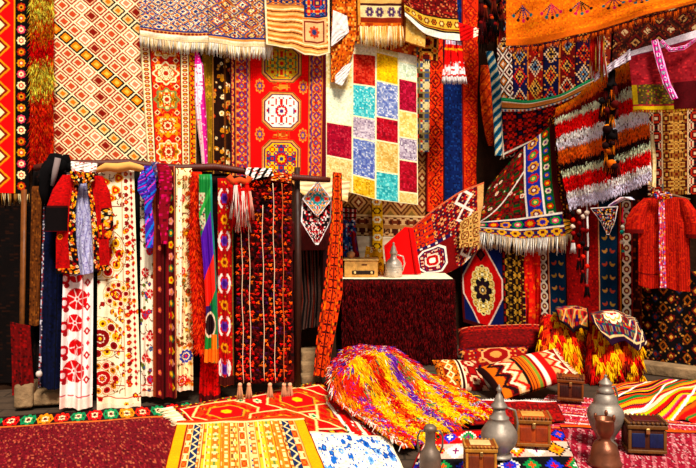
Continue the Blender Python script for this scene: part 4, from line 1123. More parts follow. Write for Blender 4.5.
c.hs(0, 3.6, '1c9a60'); c.m((c.Y < 2) & (c.Y > 1), '60d098'); c.hs(3.6, 5, 'f4ecdc'); c.hs(5, 10.5, 'd08a50'); c.m((c.Y > 6.5) & (c.Y < 7.4), 'b86830'); c.hs(10.5, 12, '2a0c10'); c.hs(12, 14.5, 'f0e0d0'); c.chain('h', 13.2, 2, 94, 4, 'cir', 1.3, 1.2, [[(1, 'c82430')], [(1, '3a6a9a')], [(1, 'd89030')]])
c.tile(c.Y > 14.5, 1.7, 46, [None, 'e8d0c0', '2a1440', 'c8301c', '1a0a10'], 6, .42); c.vs(0, 2, 'f0e0d0'); c.hs(56, 58, 'f0e0d0'); c.weave(.14, 16)
textile('hanging_textile', 'dark red patterned textile with a bright green hem sagging along its top', 'textile', RIGHT, .13, [[(499, 97), (528, 101), (560, 95), (594, 77)], [(503, 158), (530, 144), (556, 132), (594, 120)]], c, .006, 1.5, 76, group=GRW, vpos=None)
# orange cloth at the top with tassels
c = Can(194, 62, 'f0820c'); c.speck(c.all, .3, ['f8981c', 'd86c08'], 4, 1.6); c.hs(56, 62, 'd8700c')
for k, x in enumerate((18, 50, 80, 112, 138)):
    for a in (-.9, -.4, .1, .5, .9):
        for q in range(6): c.med('cir', x + q * 1.9 * math.sin(a), 26 + q * 2.1 * math.cos(a), .9, .9, [(1, ['5a1440', '2a3a70', 'c01c5a', '1a2a20'][(k + int(a * 10)) % 4])])
        c.med('cir', x + 12.5 * math.sin(a), 26 + 13.5 * math.cos(a), 1.8, 1.8, [(1, ['2a6a70', 'c82060', '3a1a14'][(k + int(a * 10)) % 3])])
c.weave(.1, 17)
P0 = [(506, 46), (535, 44), (565, 38), (600, 29), (635, 18), (668, 10), (705, 0)]
o = textile('orange_cover', 'bright orange cloth with tasselled hem and sprays, stretched across the upper right', 'cloth', RIGHT, .5, [[(506, -22), (540, -22), (570, -22), (600, -22), (640, -22), (670, -22), (705, -22)], P0], c, .016, 2.2, 77)
b = MB()
for i in range(78):
    x = 508 + i * 2.5; y = np.interp(x, [p[0] for p in P0], [p[1] for p in P0]) + 1
    big = i % 9 == 4
    b.tassel(RIGHT.p(x, y, .51), .055 if not big else .08, .012 if not big else .019, 'd8680c' if i % 3 else '7a2808', '1a0c08' if i % 2 else '5a1c08', 7)
b.build('fringe', 'cotton', o)
# red and white cord bunch
b = MB(); R = rs(22)
for i in range(60):
    b.strand(RIGHT.p(R.uniform(590, 603), 34 + R.uniform(-3, 4), .42), (R.uniform(-.1, .1), -.1, -1), R.uniform(.2, .4), .009, col(['e8dcd4', 'c01c1c', 'd83a28', 'f0e8e0', '8a1c14', 'c8a050'][R.randint(6)]))
b.tube([RIGHT.p(589, 30, .42), RIGHT.p(597, 33, .43), RIGHT.p(605, 30, .42)], .03, 8, 'a81c18')
tag(b.build('tassel_bunch', 'cotton'), 'bunch of red and white cords hanging below the orange cloth', 'tassel')
# tufted striped cover
stripes = ['f09020', 'e8701a', '7a1418', 'e8ecd0', 'f0182a', 'f01a24', 'fff8f4', 'f4ecf8', 'f07818', 'e86a14', '2a0c0c', 'e0e8c8', 'f0182e', 'e8142a', 'fff6f2', 'e8e0f4']
c = Can(92, 130, 'red')
for i, s_ in enumerate(stripes): c.hs(i * 130 / 16, (i + 1) * 130 / 16 + .1, s_)
c.speck(c.all, .4, ['8a1018', '2a0a0a', 'd8a080'], 4, 1.6)
rows = [[(556, 108), (575, 98), (594, 80), (641, 56)], [(555, 122), (600, 105), (646, 92)], [(559, 160), (604, 148), (650, 132)], [(569, 208), (602, 200), (627, 190), (652, 180)]]
cv = textile('tufted_cover', 'shaggy tufted cover in red, white, orange and lilac stripes on the right wall', 'cover', RIGHT, .26, rows, c, .02, 1.5, 78)
P = cloth_grid(RIGHT, .275, rows, c, .02, 1.5, 78)
b = MB(); R = rs(23); ny, nx = P.shape[:2]
for i in range(9500):
    u, v = R.rand(), R.rand()
    p = P[int(v * (ny - 1)), int(u * (nx - 1))]
    k = min(15, max(0, int((v + R.uniform(-.012, .012)) * 16 + .4)))
    b.strand(p, (R.uniform(-.3, .3), -.14, -1), R.uniform(.02, .038), .0042, col(stripes[k]) * R.uniform(.9, 1.15) if R.rand() > .05 else col(['3a0a0c', '8a1418', '5a3a30'][R.randint(3)]))
b.build('pile', 'pile', cv)['kind'] = 'stuff'
c = Can(12, 52, 'f0d8a8'); c.speck(c.all, .2, ['e0c088'], 3, 2)
textile('cream_flap', 'cream cloth flap at the right end of the tufted striped cover', 'cloth', RIGHT, .24, [[(646, 136), (653, 134)], [(648, 160), (656, 158)], [(646, 184), (656, 188)]], c, .012, 1, 79, material='cotton')
b = MB(); R = rs(24)
for i in range(46):
    t = R.rand(); y = 78 + t * 92; x = 612 - 4 * math.sin(t * 3) + R.uniform(-8, 8)
    cc = ['140a0a', '2a0e0c', '1a0a0c', 'd8701c', '5a1410', 'e88a2c'][R.randint(6)]
    if R.rand() < .5: b.ball(RIGHT.p(x, y, .38 + R.uniform(0, .05)), R.uniform(.02, .035), cc, 1, .5)
    else: b.tassel(RIGHT.p(x, y, .38), R.uniform(.09, .15), .026, cc, '120808', 9)
b.tube([RIGHT.p(612, 70, .36), RIGHT.p(609, 120, .37), RIGHT.p(611, 172, .37)], .03, 8, '160a0a')
tag(b.build('tassel_rope', 'cotton'), 'thick rope of black and orange pom-poms hanging over the tufted cover', 'tassel')
# crimson cloth with white hem
c = Can(56, 74, '9a2c34'); c.speck(c.all, .25, ['c03a40', '8a1c28'], 4, 1.8); c.hs(0, 7, 'e8dce4'); c.hs(7, 8.5, '8a3050')
c.rect(0, 46, 34, 68, '5a4a28'); c.speck(c.box(0, 46, 34, 68), .4, ['9a841c', '4a3a20', '8a303a'], 4, 1.3); c.rect(0, 70, 34, 74, 'd0b020'); c.rect(34, 46, 56, 74, '5a1018'); c.rect(0, 46, 5, 68, 'b89a20'); c.weave(.12, 18)
textile('hanging_cloth', 'crimson cloth with a white hem above a mustard brown panel, upper right', 'cloth', RIGHT, .4, [[(628, 52), (660, 42), (702, 28)], [(631, 80), (664, 78), (702, 74)], [(633, 110), (660, 110), (702, 108)]], c, .012, 1.5, 80, fringe=dict(L=.03, c=['e8c820', 'd8a81c', 'c83028'], step=1))
c = Can(40, 10, 'e8dce6'); c.m((c.Y + c.X * .2) % 3.4 < .8, 'c8b4c8'); c.speck(c.all, .1, ['8a3a6a', '1a6a6a'], 3, 1.6)
textile('white_scarf', 'twisted white scarf tied between the green hem and the crimson cloth', 'scarf', RIGHT, .42, [[(592, 76), (606, 66), (620, 57), (630, 49)], [(594, 82), (607, 73), (622, 64), (631, 60)]], c, .014, 2.5, 140, material='cotton')
c = Can(110, 120, '3a1410'); c.latt(c.all, (14, 12), (-14, 12), [[(.85, '6a1c18'), (.6, '2a1010'), (.4, 'b88a5a'), (.2, '3a1a18')], [(.85, '4a2418'), (.6, '7a2a1c'), (.35, 'd0b088')]], pick=lambda i, j: (i + j) % 2); c.speck(c.all, .25, ['1a0a0a', '8a4a28', '5a1414'], 6, 1.5); c.weave(.2, 27)
textile('hanging_carpet', 'dark brown and red carpet behind the crimson cloth, below the orange cover', 'carpet', RIGHT, .025, [[(616, -12), (706, -12)], [(610, 100), (706, 86)]], c, .004, 1.5, 141, group=GRW)
c = Can(20, 40, 'f0e0c4'); c.speck(c.all, .15, ['e0ccaa'], 3, 2)  # cream sheet added in place of the light plaster wall
textile('hanging_cloth', 'pale cream sheet added for the bare plaster wall behind the radio box and yellow runner', 'cloth', BACK, .06, [[(356, 236), (432, 238)], [(357, 262), (378, 264), (432, 266)]], c, .006, 1.5, 142, material='cotton')
c = Can(8, 70, 'e83aa0'); c.chain('v', 4, 3, 70, 7, 'flo', 2.2, 2.6, [[(1, 'f8d8ec'), (.5, '8a2a9a')], [(1, '3aa0a0'), (.5, 'f4c0dc')]], 5); c.vs(0, 1, 'f6c8e4'); c.vs(7, 8, 'f6c8e4')
rbn = thing('pink_ribbon', 'embroidered pink ribbon looped over the crimson cloth at the upper right', 'ribbon', RIGHT.p(666, 100, .45))
textile('strip', None, None, RIGHT, .45, [[(651, 41), (658, 39)], [(656, 62), (664, 60)], [(663, 84), (670, 82)], [(672, 100), (678, 98)]], c, .003, 1, 81, parent=rbn, material='cotton')
textile('strip', None, None, RIGHT, .455, [[(660, 42), (662, 39)], [(669, 52), (671, 48)], [(684, 50), (685, 45)], [(700, 38), (701, 34)]], c, .003, 1, 82, parent=rbn, material='cotton')
# rug at far right and others
c = Can(56, 110, '5a0c10'); c.m(c.DX < 16, '6a1014'); c.tile(c.DX < 16, 1.6, 51, [None, 'e0c0a0', '1a0c18', 'b83a24'], 6, .5); c.m((c.DX > 14.5) & (c.DX < 16), 'e8c8a0'); c.m((c.DX > 6) & (c.DX < 7), 'e8c8a0')
c.m(c.DX > 16, 'a87038'); c.tile(c.DX > 16, 1.4, 52, [None, '3a1810', 'd8a860', '7a2414', '5a1410'], 7, .4); c.hs(0, 2, 'e8c8a0'); c.weave(.18, 19)
textile('hanging_rug', 'dark red rug with a tan patterned centre at the far right above the red robe', 'rug', RIGHT, .06, [[(646, 92), (704, 88)], [(648, 196), (704, 194)]], c, .006, 1.2, 83, group=GRW)
c = Can(110, 118, '9a180e')
c.speck(c.all, .2, ['c02a18', '7a100a'], 4, 1.6)
for x0, x1 in ((14, 32), (68, 86)):
    c.vs(x0, x1, '0e3450'); c.vs(x0 - 1.2, x0, 'e8b080'); c.vs(x1, x1 + 1.2, '2a0c0c')
    for j, y in enumerate(range(8, 118, 12)):
        for k, dx in enumerate((5, 13)):
            f1 = c.met('cir', x0 + dx, y, 2.9, 2.7); f2 = c.met('cir', x0 + dx + (.8 if k else -.8), y - 1.6, 2.4, 2.0)
            c.m((f1 < 1) & (f2 > 1), ['d8a058', 'b8503a', 'b89048'][(j + k) % 3])
for x0 in (2, 90):
    c.vs(x0, x0 + 10, '2a1210'); c.chain('v', x0 + 5, 4, 118, 9.5, 'oct', 4.4, 4.6, [[(1, 'f2e2cc'), (.6, '8a1c14'), (.3, 'f0d8a0')]]); c.vs(x0 - 1, x0, 'd88a3a')
c.vs(101, 110, '3a0c0c'); c.speck(c.X > 101, .3, ['8a3a1c', '1a0808'], 4, 2); c.weave(.16, 20)
textile('hanging_kilim', 'red kilim with two navy bands of little crescents behind the tufted bags', 'kilim', RIGHT, .05, [[(535, 205), (642, 200)], [(539, 325), (642, 335)]], c, .008, 2, 84, group=GRW, material='kilim')
c = Can(22, 78, 'd02c10'); c.speck(c.all, .25, ['f05018', 'b01c0c', 'e87a28'], 5, 1.8); c.hs(70, 78, 'b8200c'); c.weave(.12, 21)
textile('hanging_cloth', 'plain orange-red cloth hanging between medallion rug and navy-banded kilim', 'cloth', RIGHT, .12, [[(520, 246), (540, 246)], [(519, 290), (541, 290)], [(518, 330), (542, 326)]], c, .022, 1.6, 85)
# medallion rug
c = Can(66, 90, '15205a')
c.vs(0, 3, '5a1010'); c.vs(44, 66, '2a1008'); c.m((np.maximum(abs(c.X - 23) / 20.5, abs(c.X - 23) / 20.5 * .8 + abs(c.Y - 48) / 46) < 1.04), 'f0d0c0'); c.m((np.maximum(abs(c.X - 23) / 20, abs(c.X - 23) / 20 * .8 + abs(c.Y - 48) / 45) < 1.0), 'c81c10')
c.med('ogee', 23, 51, 16, 26, [(1, 'f0dca0'), (.94, 'e8cc80')]); mm = c.met('ogee', 23, 51, 16, 26) < .95
c.tile(mm, 1.15, 61, [None, '3a1a10', 'f4e8c0', 'b88838'], 7, .55, ox=23, oy=51)
c.med('star', 23, 51, 9.5, 13.5, [(1, '10101a'), (.8, '2a1420')], 8); c.med('flo', 23, 51, 4, 5, [(1, 'c8a060'), (.6, '10101a'), (.3, 'f0e0c0')], 8)
c.med('dia', 22, 15, 5, 7, [(1, '10101a'), (.6, '5a1a14')]); c.rect(3, 0, 44, 8, '6a1410'); c.tile(c.box(3, 0, 44, 8), 1.5, 62, [None, 'd8a870', '1a1a50'], 4, .4)
for x0, cc in ((45, '8a1a14'), (49, '6a4a1c'), (56, 'a07028'), (61, '5a1410')): c.vs(x0, x0 + 3.4, cc)
c.tile(c.X > 44, 1.3, 63, [None, '1a0a08', 'c89848'], 5, .5); c.hs(86, 90, '4a0c0c'); c.weave(.14, 22)
textile('hanging_rug', 'rug with a cream and black medallion on a red hexagon with navy corners', 'rug', RIGHT, .13, [[(459, 240), (490, 240), (524, 246)], [(463, 322), (492, 331), (526, 330)]], c, .006, 1.3, 86, group=GRW)
# prayer rug with fringe
c = Can(84, 108, '7a1010')
c.tile(c.X < 50, 1.7, 71, [None, '0e4a24', 'a81c18', '3a0a10', '104a1c'], 6, .4)
c.sprig(70, ['157a3a', 'e8a020', 'c8301c', 'f0d8c0', 'b8281c'], 9, 1.4, 3)
c.rect(52, 0, 68, 92, '24389a'); c.chain('v', 60, 4, 92, 13, 'flo', 6.4, 5.6, [[(1, 'e0a030'), (.6, '7a1a4a'), (.3, 'f0e0c8')], [(1, 'c83024'), (.6, '2aa060'), (.3, 'f0d060')]], 7)
c.vs(50, 52, 'f0e4d8'); c.rect(67.5, 0, 69.5, 96, 'f0e4d8'); c.vs(69.5, 79, '0e5a2c'); c.chain('v', 74, 4, 108, 8, 'flo', 3.4, 3.2, [[(1, 'c82a1c'), (.5, 'f0c040')], [(1, 'e0d0b0'), (.5, '7a1a70')], [(1, '2a3a9a'), (.5, 'e08a2a')]], 6); c.vs(79, 84, '4a0c10')
f = abs(c.Y - (30 + 1.1 * (50 - c.X))); c.m((c.X < 50) & (c.Y < 84) & (f < 1.5), 'f0e4d8')
c.hs(84, 86, 'f0e4d8'); c.rect(0, 86, 84, 97, '141a5a'); c.chain('h', 91.5, 5, 84, 12, 'flo', 5.6, 4.8, [[(1, '1a8a3a'), (.6, 'e83a8a'), (.3, 'f0e0a0')], [(1, 'c82a1c'), (.55, 'e8a838')], [(1, 'e8a02a'), (.55, '3a2a9a')]], 7); c.hs(97, 99, 'e8d8c8')
c.hs(99, 108, '6a1020'); c.tile(c.Y > 99, 1.6, 72, [None, 'd83a60', 'e8b040', '1a2a6a'], 4, .4); c.weave(.14, 23)
textile('prayer_rug', 'fringed green, red and blue flowered rug hanging slantwise above the medallion rug', 'rug', RIGHT, .2, [[(488, 187), (520, 150), (554, 123)], [(482, 210), (520, 190), (557, 180)], [(476, 231), (520, 239), (566, 236)]], c, .008, 1.5, 87, group=GRW, fringe=dict(L=.16, c=['f4e8d8', 'e8d0b0', 'f6f0e8'], step=1.1, w=.006))
c = Can(34, 24, 'c88a28'); c.m((c.Y + c.X * .3) % 6 < 2, '2a1410'); c.m((c.Y + c.X * .3) % 6 > 4.6, 'f0c860'); c.weave(.12, 24)
textile('hanging_cloth', 'gold and black striped cloth end beside the fringed flowered rug', 'cloth', RIGHT, .2, [[(550, 215), (569, 220)], [(556, 236), (573, 233)]], c, .01, 1.2, 88, fringe=dict(L=.1, c=['f0dcb8', 'e8c890'], step=1.3))
c = Can(26, 112, '4a1c0c'); c.tile(c.all, 1.7, 74, [None, 'c86a1c', '1a0a0a', '8a2410', 'e09a40'], 6, .45); c.weave(.2, 25)
textile('hanging_runner', 'rust brown runner hanging between the flowered rug and tufted cover', 'runner', RIGHT, .17, [[(548, 120), (560, 108)], [(551, 170), (569, 168)], [(556, 216), (574, 216)]], c, .012, 1.3, 89)
# dark carpet lower right
c = Can(66, 95, '140a0a'); c.latt(c.all, (8, 9), (-8, 9), [[(.6, 'a05a20'), (.36, '1a0a0a')], [(.5, '7a2014'), (.25, 'd8a050')], [(.5, '1a2a44'), (.25, '8a2a14')]], pick=lambda i, j: (i + j * 2) % 3); c.speck(c.all, .14, ['5a3014', '6a1410', 'c89050'], 8, 1.5); c.vs(0, 2, '6a2a14'); c.weave(.25, 26)
textile('hanging_carpet', 'black carpet with small rust blossoms below the red robe', 'carpet', RIGHT, .05, [[(640, 270), (706, 272)], [(640, 366), (706, 376)]], c, .006, 1.2, 90)
# pendants and tassels in the middle of the right wall
c = Can(28, 36, '1a0e12'); c.speck(c.all, .5, ['c8b8b0', 'b83024', '5a5a78', 'd8a040', '2a1014'], 6, 1.5); c.m(abs(c.X - 14) > 13.2, 'd8c8c4'); c.hs(0, 1.2, 'd8c8c4'); c.hs(34.6, 36, 'd8c8c4')
textile('heart_pendant', 'dark beaded triangular pendant with pale edges under the tufted cover', 'pendant', RIGHT, .37, [[(590, 208), (618, 206)], [(601, 222), (615, 221)], [(607, 235), (609, 235)]], c, 0, 1, 91)
b = MB(); R = rs(26)
for x, y0, y1 in ((579, 206, 258), (587, 204, 284), (573, 210, 240), (583, 210, 270)):
    b.tube([RIGHT.p(x, y0, .26), RIGHT.p(x + 1, (y0 + y1) / 2, .27), RIGHT.p(x, y1, .26)], .008, 6, '3a0e10' if x != 587 else 'e0d4d0')
    for q in range(4):
        b.ball(RIGHT.p(x, y0 + (y1 - y0) * (q + .5) / 4.5, .27), .022, ['8a1414', '1a0a0c', 'c83424', 'd8c0b0'][(q + x) % 4], 1, .4)
    b.tassel(RIGHT.p(x, y1, .26), .12, .026, ['3a0c10', 'd8d0cc', '5a1014', '1a0a0c'][x % 4], '8a1a14', 12)
tag(b.build('tassel_bunch', 'cotton'), 'strings of dark red beads and tassels hanging over the navy-banded kilim', 'tassel')
b = MB()
for y in range(222, 246, 5): b.ball(RIGHT.p(622 + .6 * math.sin(y), y, .2), .018, ['c8c0b0', '2a9a8a', 'c82a2a', 'e8d8c8', 'a81c3a'][(y // 5) % 5])
b.tube([RIGHT.p(623, 207, .19), RIGHT.p(621, 230, .19), RIGHT.p(623, 250, .19)], .007, 6, 'a82030'); b.tassel(RIGHT.p(623, 250, .2), .09, .02, 'b02030', '2a9a8a', 10)
tag(b.build('bead_string', 'cotton'), 'short string of teal and red beads beside the red robe', 'beads')
c = Can(30, 8, 'e8e0e4'); c.speck(c.all, .35, ['3a6ab0', 'c83040', '7a5a9a'], 5, 2)
scarf('white_scarf', 'white flowered scarf curving under the tufted cover toward the red robe', 'scarf', RIGHT, .3, [(606, 212, 2), (612, 205, 3), (619, 201, 4), (626, 197, 5), (632, 200, 3)], c, seed=14)
# red robe
rbb = thing('red_robe', 'red corduroy robe with a flowered front strip hanging at the far right', 'robe', RIGHT.p(660, 290, .3))
ro = .26
def corduroy(w, h):
    c = Can(w, h, 'b83010'); c.m((c.X % 2.6) < 1.0, '94200c'); c.speck(c.all, .2, ['c84018', '8a1a0a'], 5, 1.3); c.weave(.12, 4); return c
def rpart(name, rows, c, off, fold=.006, s=3, m_='wool'): return textile(name, None, None, RIGHT, off, rows, c, fold, 1.3, s, parent=rbb, material=m_)
c = corduroy(26, 90); c.hs(76, 77.5, '7a0c08')
rpart('front_panel', [[(644, 199), (661, 196)], [(638, 225), (661, 224)], [(638, 255), (661, 255)], [(638, 285), (650, 289), (661, 288)]], c, [ro + .02, ro + .05, ro + .05, ro + .05])
c = corduroy(28, 94)
rpart('front_panel', [[(663, 196), (684, 198)], [(663, 224), (688, 226)], [(664, 255), (689, 256)], [(665, 287), (676, 291), (690, 292)]], c, [ro + .02, ro + .05, ro + .05, ro + .05], s=4)
c = Can(7, 90, 'd85a6a'); c.speck(c.all, .65, ['d83a5a', 'e88aa0', '8a5ab0', 'c81c2a', 'e8a040', 'f4d8e0'], 5, 1.5)
rpart('flower_strip', [[(658, 196), (664, 196)], [(659, 225), (665, 225)], [(659, 255), (665, 255)], [(660, 288), (666, 288)]], c, ro + .075, .003, 5, 'cotton')
c = corduroy(50, 88); rpart('back_panel', [[(643, 198), (686, 198)], [(638, 240), (690, 240)], [(640, 280), (690, 284)]], c, ro - .03, .006, 6)
def slr(w, h): c = corduroy(w, h); c.hs(h * .9, h, '6a0a08'); return c
sleeve(rbb, RIGHT, ro + .0, [(648, 199, 4), (641, 208, 7), (636, 219, 8.5), (635, 233, 9)], slr, seed=7)
sleeve(rbb, RIGHT, ro + .0, [(684, 199, 4), (690, 211, 7), (694, 224, 8), (695, 238, 8)], slr, seed=8)
c = Can(20, 7, '8a1418'); c.speck(c.all, .6, ['e8c0c8', 'd82a3a', '2a4a8a', 'e8a030'], 5, 1.6)
rpart('collar', [[(652, 192), (660, 191), (672, 193)], [(653, 198), (661, 200), (672, 198)]], c, ro + .085, .003, 7)
b = MB(); b.tube([RIGHT.p(640, 203, ro - .06), RIGHT.p(662, 192, ro - .06), RIGHT.p(690, 200, ro - .06)], .012, 8, '6a4a30'); b.tube([RIGHT.p(662, 192, ro - .06), RIGHT.p(663, 184, ro - .08)], .006, 6, '4a4a4a'); b.build('hanger', 'wood', rbb)
# ------------------------------------------------------------------ carpets on the ground
GF = 'carpets spread on the ground'
def floor_rug(name, label, z, rows, can, seed=1, fringe=None, group=GF, fold=.0015, material='wool'):
    return textile(name, label, 'rug', FLOOR, z, rows, can, fold, 2.2, seed, th=.007, group=group, fringe=fringe, material=material)


c = Can(200, 70, '6e1622', S=1.5); c.speck(c.all, .34, ['9a3a34', '4a0a14', 'b06048', '8a2430', '5a101c'], 5, 1.1)
c.hs(0, 13, '2a0c10')
for k in range(13):
    cc = ['1c8a5a', 'd8281c', '1c8a5a', 'e8901c', 'c8301c'][k % 5]
    x = 10 + k * 15.5
    c.med('star', x, 6.5, 8, 6.2, [(1, cc), (.5, 'e8d8b0'), (.28, '6a1420')], 8)
    for dx in (-5, 5): c.med('dia', x + dx, 6.5, 2.6, 5.5, [(1, cc), (.4, '2a0c10')])
c.hs(12.2, 13.4, 'c8703c'); c.weave(.2, 31)
floor_rug('floor_rug', 'dark wine red carpet with a green and red star border, at the lower left', .008, [[(-14, 418), (90, 410), (190, 402)], [(-60, 490), (110, 490), (235, 490)]], c, 101)

# red carpet with stepped hexagons
c = Can(150, 58, 'd81c14', S=1.8); c.speck(c.all, .12, ['f03a1c', 'a8100c'], 4, 1.6)
c.ring(0, 5, 'b81410'); c.tile(c.D < 5, 1.6, 81, [None, 'e8b040', '1a6a4a', '2a2a7a', '6a0c10'], 4, .5); c.ring(5, 6, 'f0d8a8')
for cx_, cy_ in ((38, 20), (108, 18), (72, 42), (134, 42), (8, 44)):
    c.med('hex', cx_, cy_, 31, 15.5, [(1, 'f0d090'), (.93, 'd8781c'), (.8, '7a1c28' if cx_ in (38, 72) else '8a2a1c'), (.74, 'e0a040'), (.52, '8a2030'), (.47, 'd81c14'), (.16, 'f0c040')])
    mm = (c.met('hex', cx_, cy_, 31, 15.5) < .92) & (c.met('hex', cx_, cy_, 31, 15.5) > .58)
    c.tile(mm, 1.4, 82, [None, 'b04a1c', 'd8281c'], 4, .55)
for x, y in ((73, 12), (20, 36), (104, 38), (60, 8), (142, 20)): c.med('star', x, y, 4, 3, [(1, 'f0d8a8'), (.5, '2a8a5a')], 6)
c.weave(.12, 32)
floor_rug('floor_rug', 'bright red carpet with golden hexagons in front of the pom-pom curtain', .018, [[(172, 407), (245, 394), (318, 381)], [(208, 442), (300, 436), (392, 430)]], c, 102, fringe=dict(L=.1, c=['f0e0c8', 'e0c8a0'], side='left', step=1.4, w=.006))
# striped red and white kilim left of the shaggy rug
c = Can(100, 40, 'c82418')
for i, x in enumerate(range(0, 100, 6)): c.vs(x, x + 3, ['f0e4d4', 'd8301c', 'f0dcc0', '7a1414', 'e8982c'][i % 5]); 
c.speck(c.all, .15, ['f4e8d8', '2a7a5a'], 3, 1.5); c.weave(.12, 33)
floor_rug('floor_rug', 'red and white striped kilim showing left of the shaggy rainbow rug', .024, [[(326, 402), (430, 398)], [(352, 436), (470, 440)]], c, 103, material='kilim')
# cream and blue carpet
c = Can(90, 46, 'f2e8d4'); R = rs(9)
c.sprig(60, ['2a6ab8', '4a8ac8', '1a4a98', '88b0d8'], 7, 1.4, 3.4); c.speck(c.all, .16, ['3a7ac0', 'd8cdb8', '2a5aa8'], 4, 1.5); c.ring(0, 2, 'e8dcc0'); c.weave(.08, 34)
floor_rug('floor_rug', 'cream carpet with blue flowers at the bottom, beside the orange kilim', .030, [[(304, 431), (345, 433), (388, 437)], [(318, 492), (370, 492), (416, 492)]], c, 104)
# orange kilim at the front
c = Can(156, 62, 'ecaa1c', S=1.8)
c.m(c.DX > 13, 'd8a060'); c.m(c.DX < 1.2, '8a1c14'); c.m((c.DX > 12.6) & (c.DX < 14), '9a2a1c')
cols_ = [('d8b070', 'c04a20'), ('e0c890', '30407a'), ('f0c050', 'c87030'), ('e8b048', '7a8a4a'), ('e09040', 'b83420'), ('e8c070', '8a5a30')]
for i in range(13):
    x0 = 14 + i * 9.9; g, q = cols_[i % 6]
    c.rect(x0, 0, x0 + 9.9, 62, g); m_ = c.box(x0 + 1.2, 0, x0 + 8.7, 62)
    c.tile(m_, 1.5, 90 + i % 6, [None, q, 'e8d8a0', 'd87838'], 4, .5); c.rect(x0, 0, x0 + .8, 62, 'a04a24')
for x0 in (22, 127): c.rect(x0, 4, x0 + 8, 62, '20305a'); c.zig(c.box(x0, 4, x0 + 8, 62), 7, 6, x0 + 1, 1.1, 'e8d4a0')
c.hs(0, 2.5, 'c84a20'); c.hs(2.5, 4, 'f0d8a0'); c.weave(.12, 35)
floor_rug('floor_rug', 'golden orange kilim with navy zigzag bands at the bottom of the picture', .036, [[(177, 421), (240, 418.5), (303, 415.5)], [(158, 492), (250, 492), (335, 492)]], c, 105, fringe=None, material='kilim')
# kilim at the bottom centre, bold
c = Can(200, 56, 'c81c14', S=1.5)
for i, y in enumerate(range(0, 56, 14)):
    c.hs(y, y + 14, ['d8281c', 'd8b8a8', '141018', 'c8401c'][i % 4])
    for j, x in enumerate(range(8 + 10 * (i % 2), 210, 22)):
        c.med('step', x, y + 7, 13, 8.5, [(1, ['141018', 'c81c14', 'f0e4d4', '141018'][(i + j) % 4]), (.72, ['1a8a4a', 'e8a01c', '2a3ab8', 'f0e8dc'][(i + 2 * j) % 4]), (.4, ['c81c14', 'f4ece0', '8a1c6a', 'd85a1c'][(j + i) % 4])])
c.ring(0, 2, '8a1414'); c.weave(.12, 36)
floor_rug('floor_rug', 'bold kilim with black, white and red stepped diamonds under the front ewer', .042, [[(428, 432), (520, 428), (585, 428)], [(400, 494), (520, 494), (640, 494)]], c, 106, material='kilim')
# pink white striped kilims on the right
c = Can(160, 44, 'b03a44')
for i, x in enumerate(np.arange(0, 160, 5.2)): c.m((c.Y * 3.6 + 8 > x) & (c.Y * 3.6 + 8 < x + 3), ['e8d4cc', 'b02a3a', '8a1428', 'c8506a', 'd87838', '7a1c34'][i % 6])
c.speck(c.all, .3, ['d8b0b0', 'b82a40', '8a1830', 'c87880'], 5, 1.1); c.weave(.14, 37)
floor_rug('floor_rug', 'worn pink, white and crimson striped kilim between the small boxes', .03, [[(548, 394), (650, 404), (700, 408)], [(520, 430), (640, 440), (730, 446)]], c, 107, material='kilim')
c = Can(150, 56, '9a2438'); c.m(((c.X + c.Y * .5) % 9) < 3, 'b86a70'); c.speck(c.all, .35, ['c89a98', '6a1024', '9a2a3c'], 5, 1.1); c.hs(0, 3, 'd8601c'); c.hs(3, 4.4, '3a0c14'); c.weave(.16, 38)
floor_rug('floor_rug', 'faded crimson and pink weave with an orange edge under the tall ewer', .048, [[(560, 424), (650, 428), (730, 432)], [(590, 494), (680, 494), (780, 494)]], c, 108)
# small dark red mat
c = Can(96, 24, '7a0c14'); c.speck(c.all, .25, ['a81c1c', '5a0810'], 3, 1.6); c.ring(0, 1.5, '5a0810'); c.tile(c.all, 2, 95, [None, 'a02018'], 5, .6); c.hs(0, 1.2, 'f0e8e0'); c.weave(.15, 39)
floor_rug('floor_mat', 'small plain dark red mat with white fringe in front of the cushions', .052, [[(462, 399), (510, 400), (556, 401)], [(470, 424), (520, 424), (566, 420)]], c, 109, fringe=dict(L=.05, c=['f4ece4', 'e0d4c8'], side='top', step=1.4, w=.006))
# multicolour striped kilim at far right, gently wavy
c = Can(120, 48, 'd8241c', S=1.6)
seq = ['c8181c', 'f0c01c', '2a0c10', 'e8601c', 'b81420', '1c7a3a', 'd8201c', 'e8a01c', '6a1430', 'd8281c', 'f0d8b0', 'e0701c', 'a8c030', 'c81c24', '3a0c10', 'f0b820', 'd83a70']
q = c.Y + c.X * .5 + 2 * np.sin(c.X / 12)
x = 0
for k in range(64):
    w_ = [3.2, 1.6, 2, 3.6, 1, 2.2, 4, 1.4][k % 8]
    c.m((q >= x) & (q < x + w_), seq[k % len(seq)]); x += w_
for x0 in (26, 64, 100): c.m(abs(c.X - x0 + (c.Y - 24) * .9 + 3 * np.sin(c.Y / 7)) < 1.3, 'f6efe4')
c.weave(.12, 40)
textile('floor_rug', 'striped kilim in red, yellow, green and white under the tufted bags, far right', 'rug', FLOOR, [.07, .11, .04], [[(612, 384), (655, 380), (706, 379)], [(600, 396), (655, 396), (712, 396)], [(585, 412), (650, 417), (725, 424)]], c, .012, 2.2, 110, th=.012, group=GF, material='kilim')

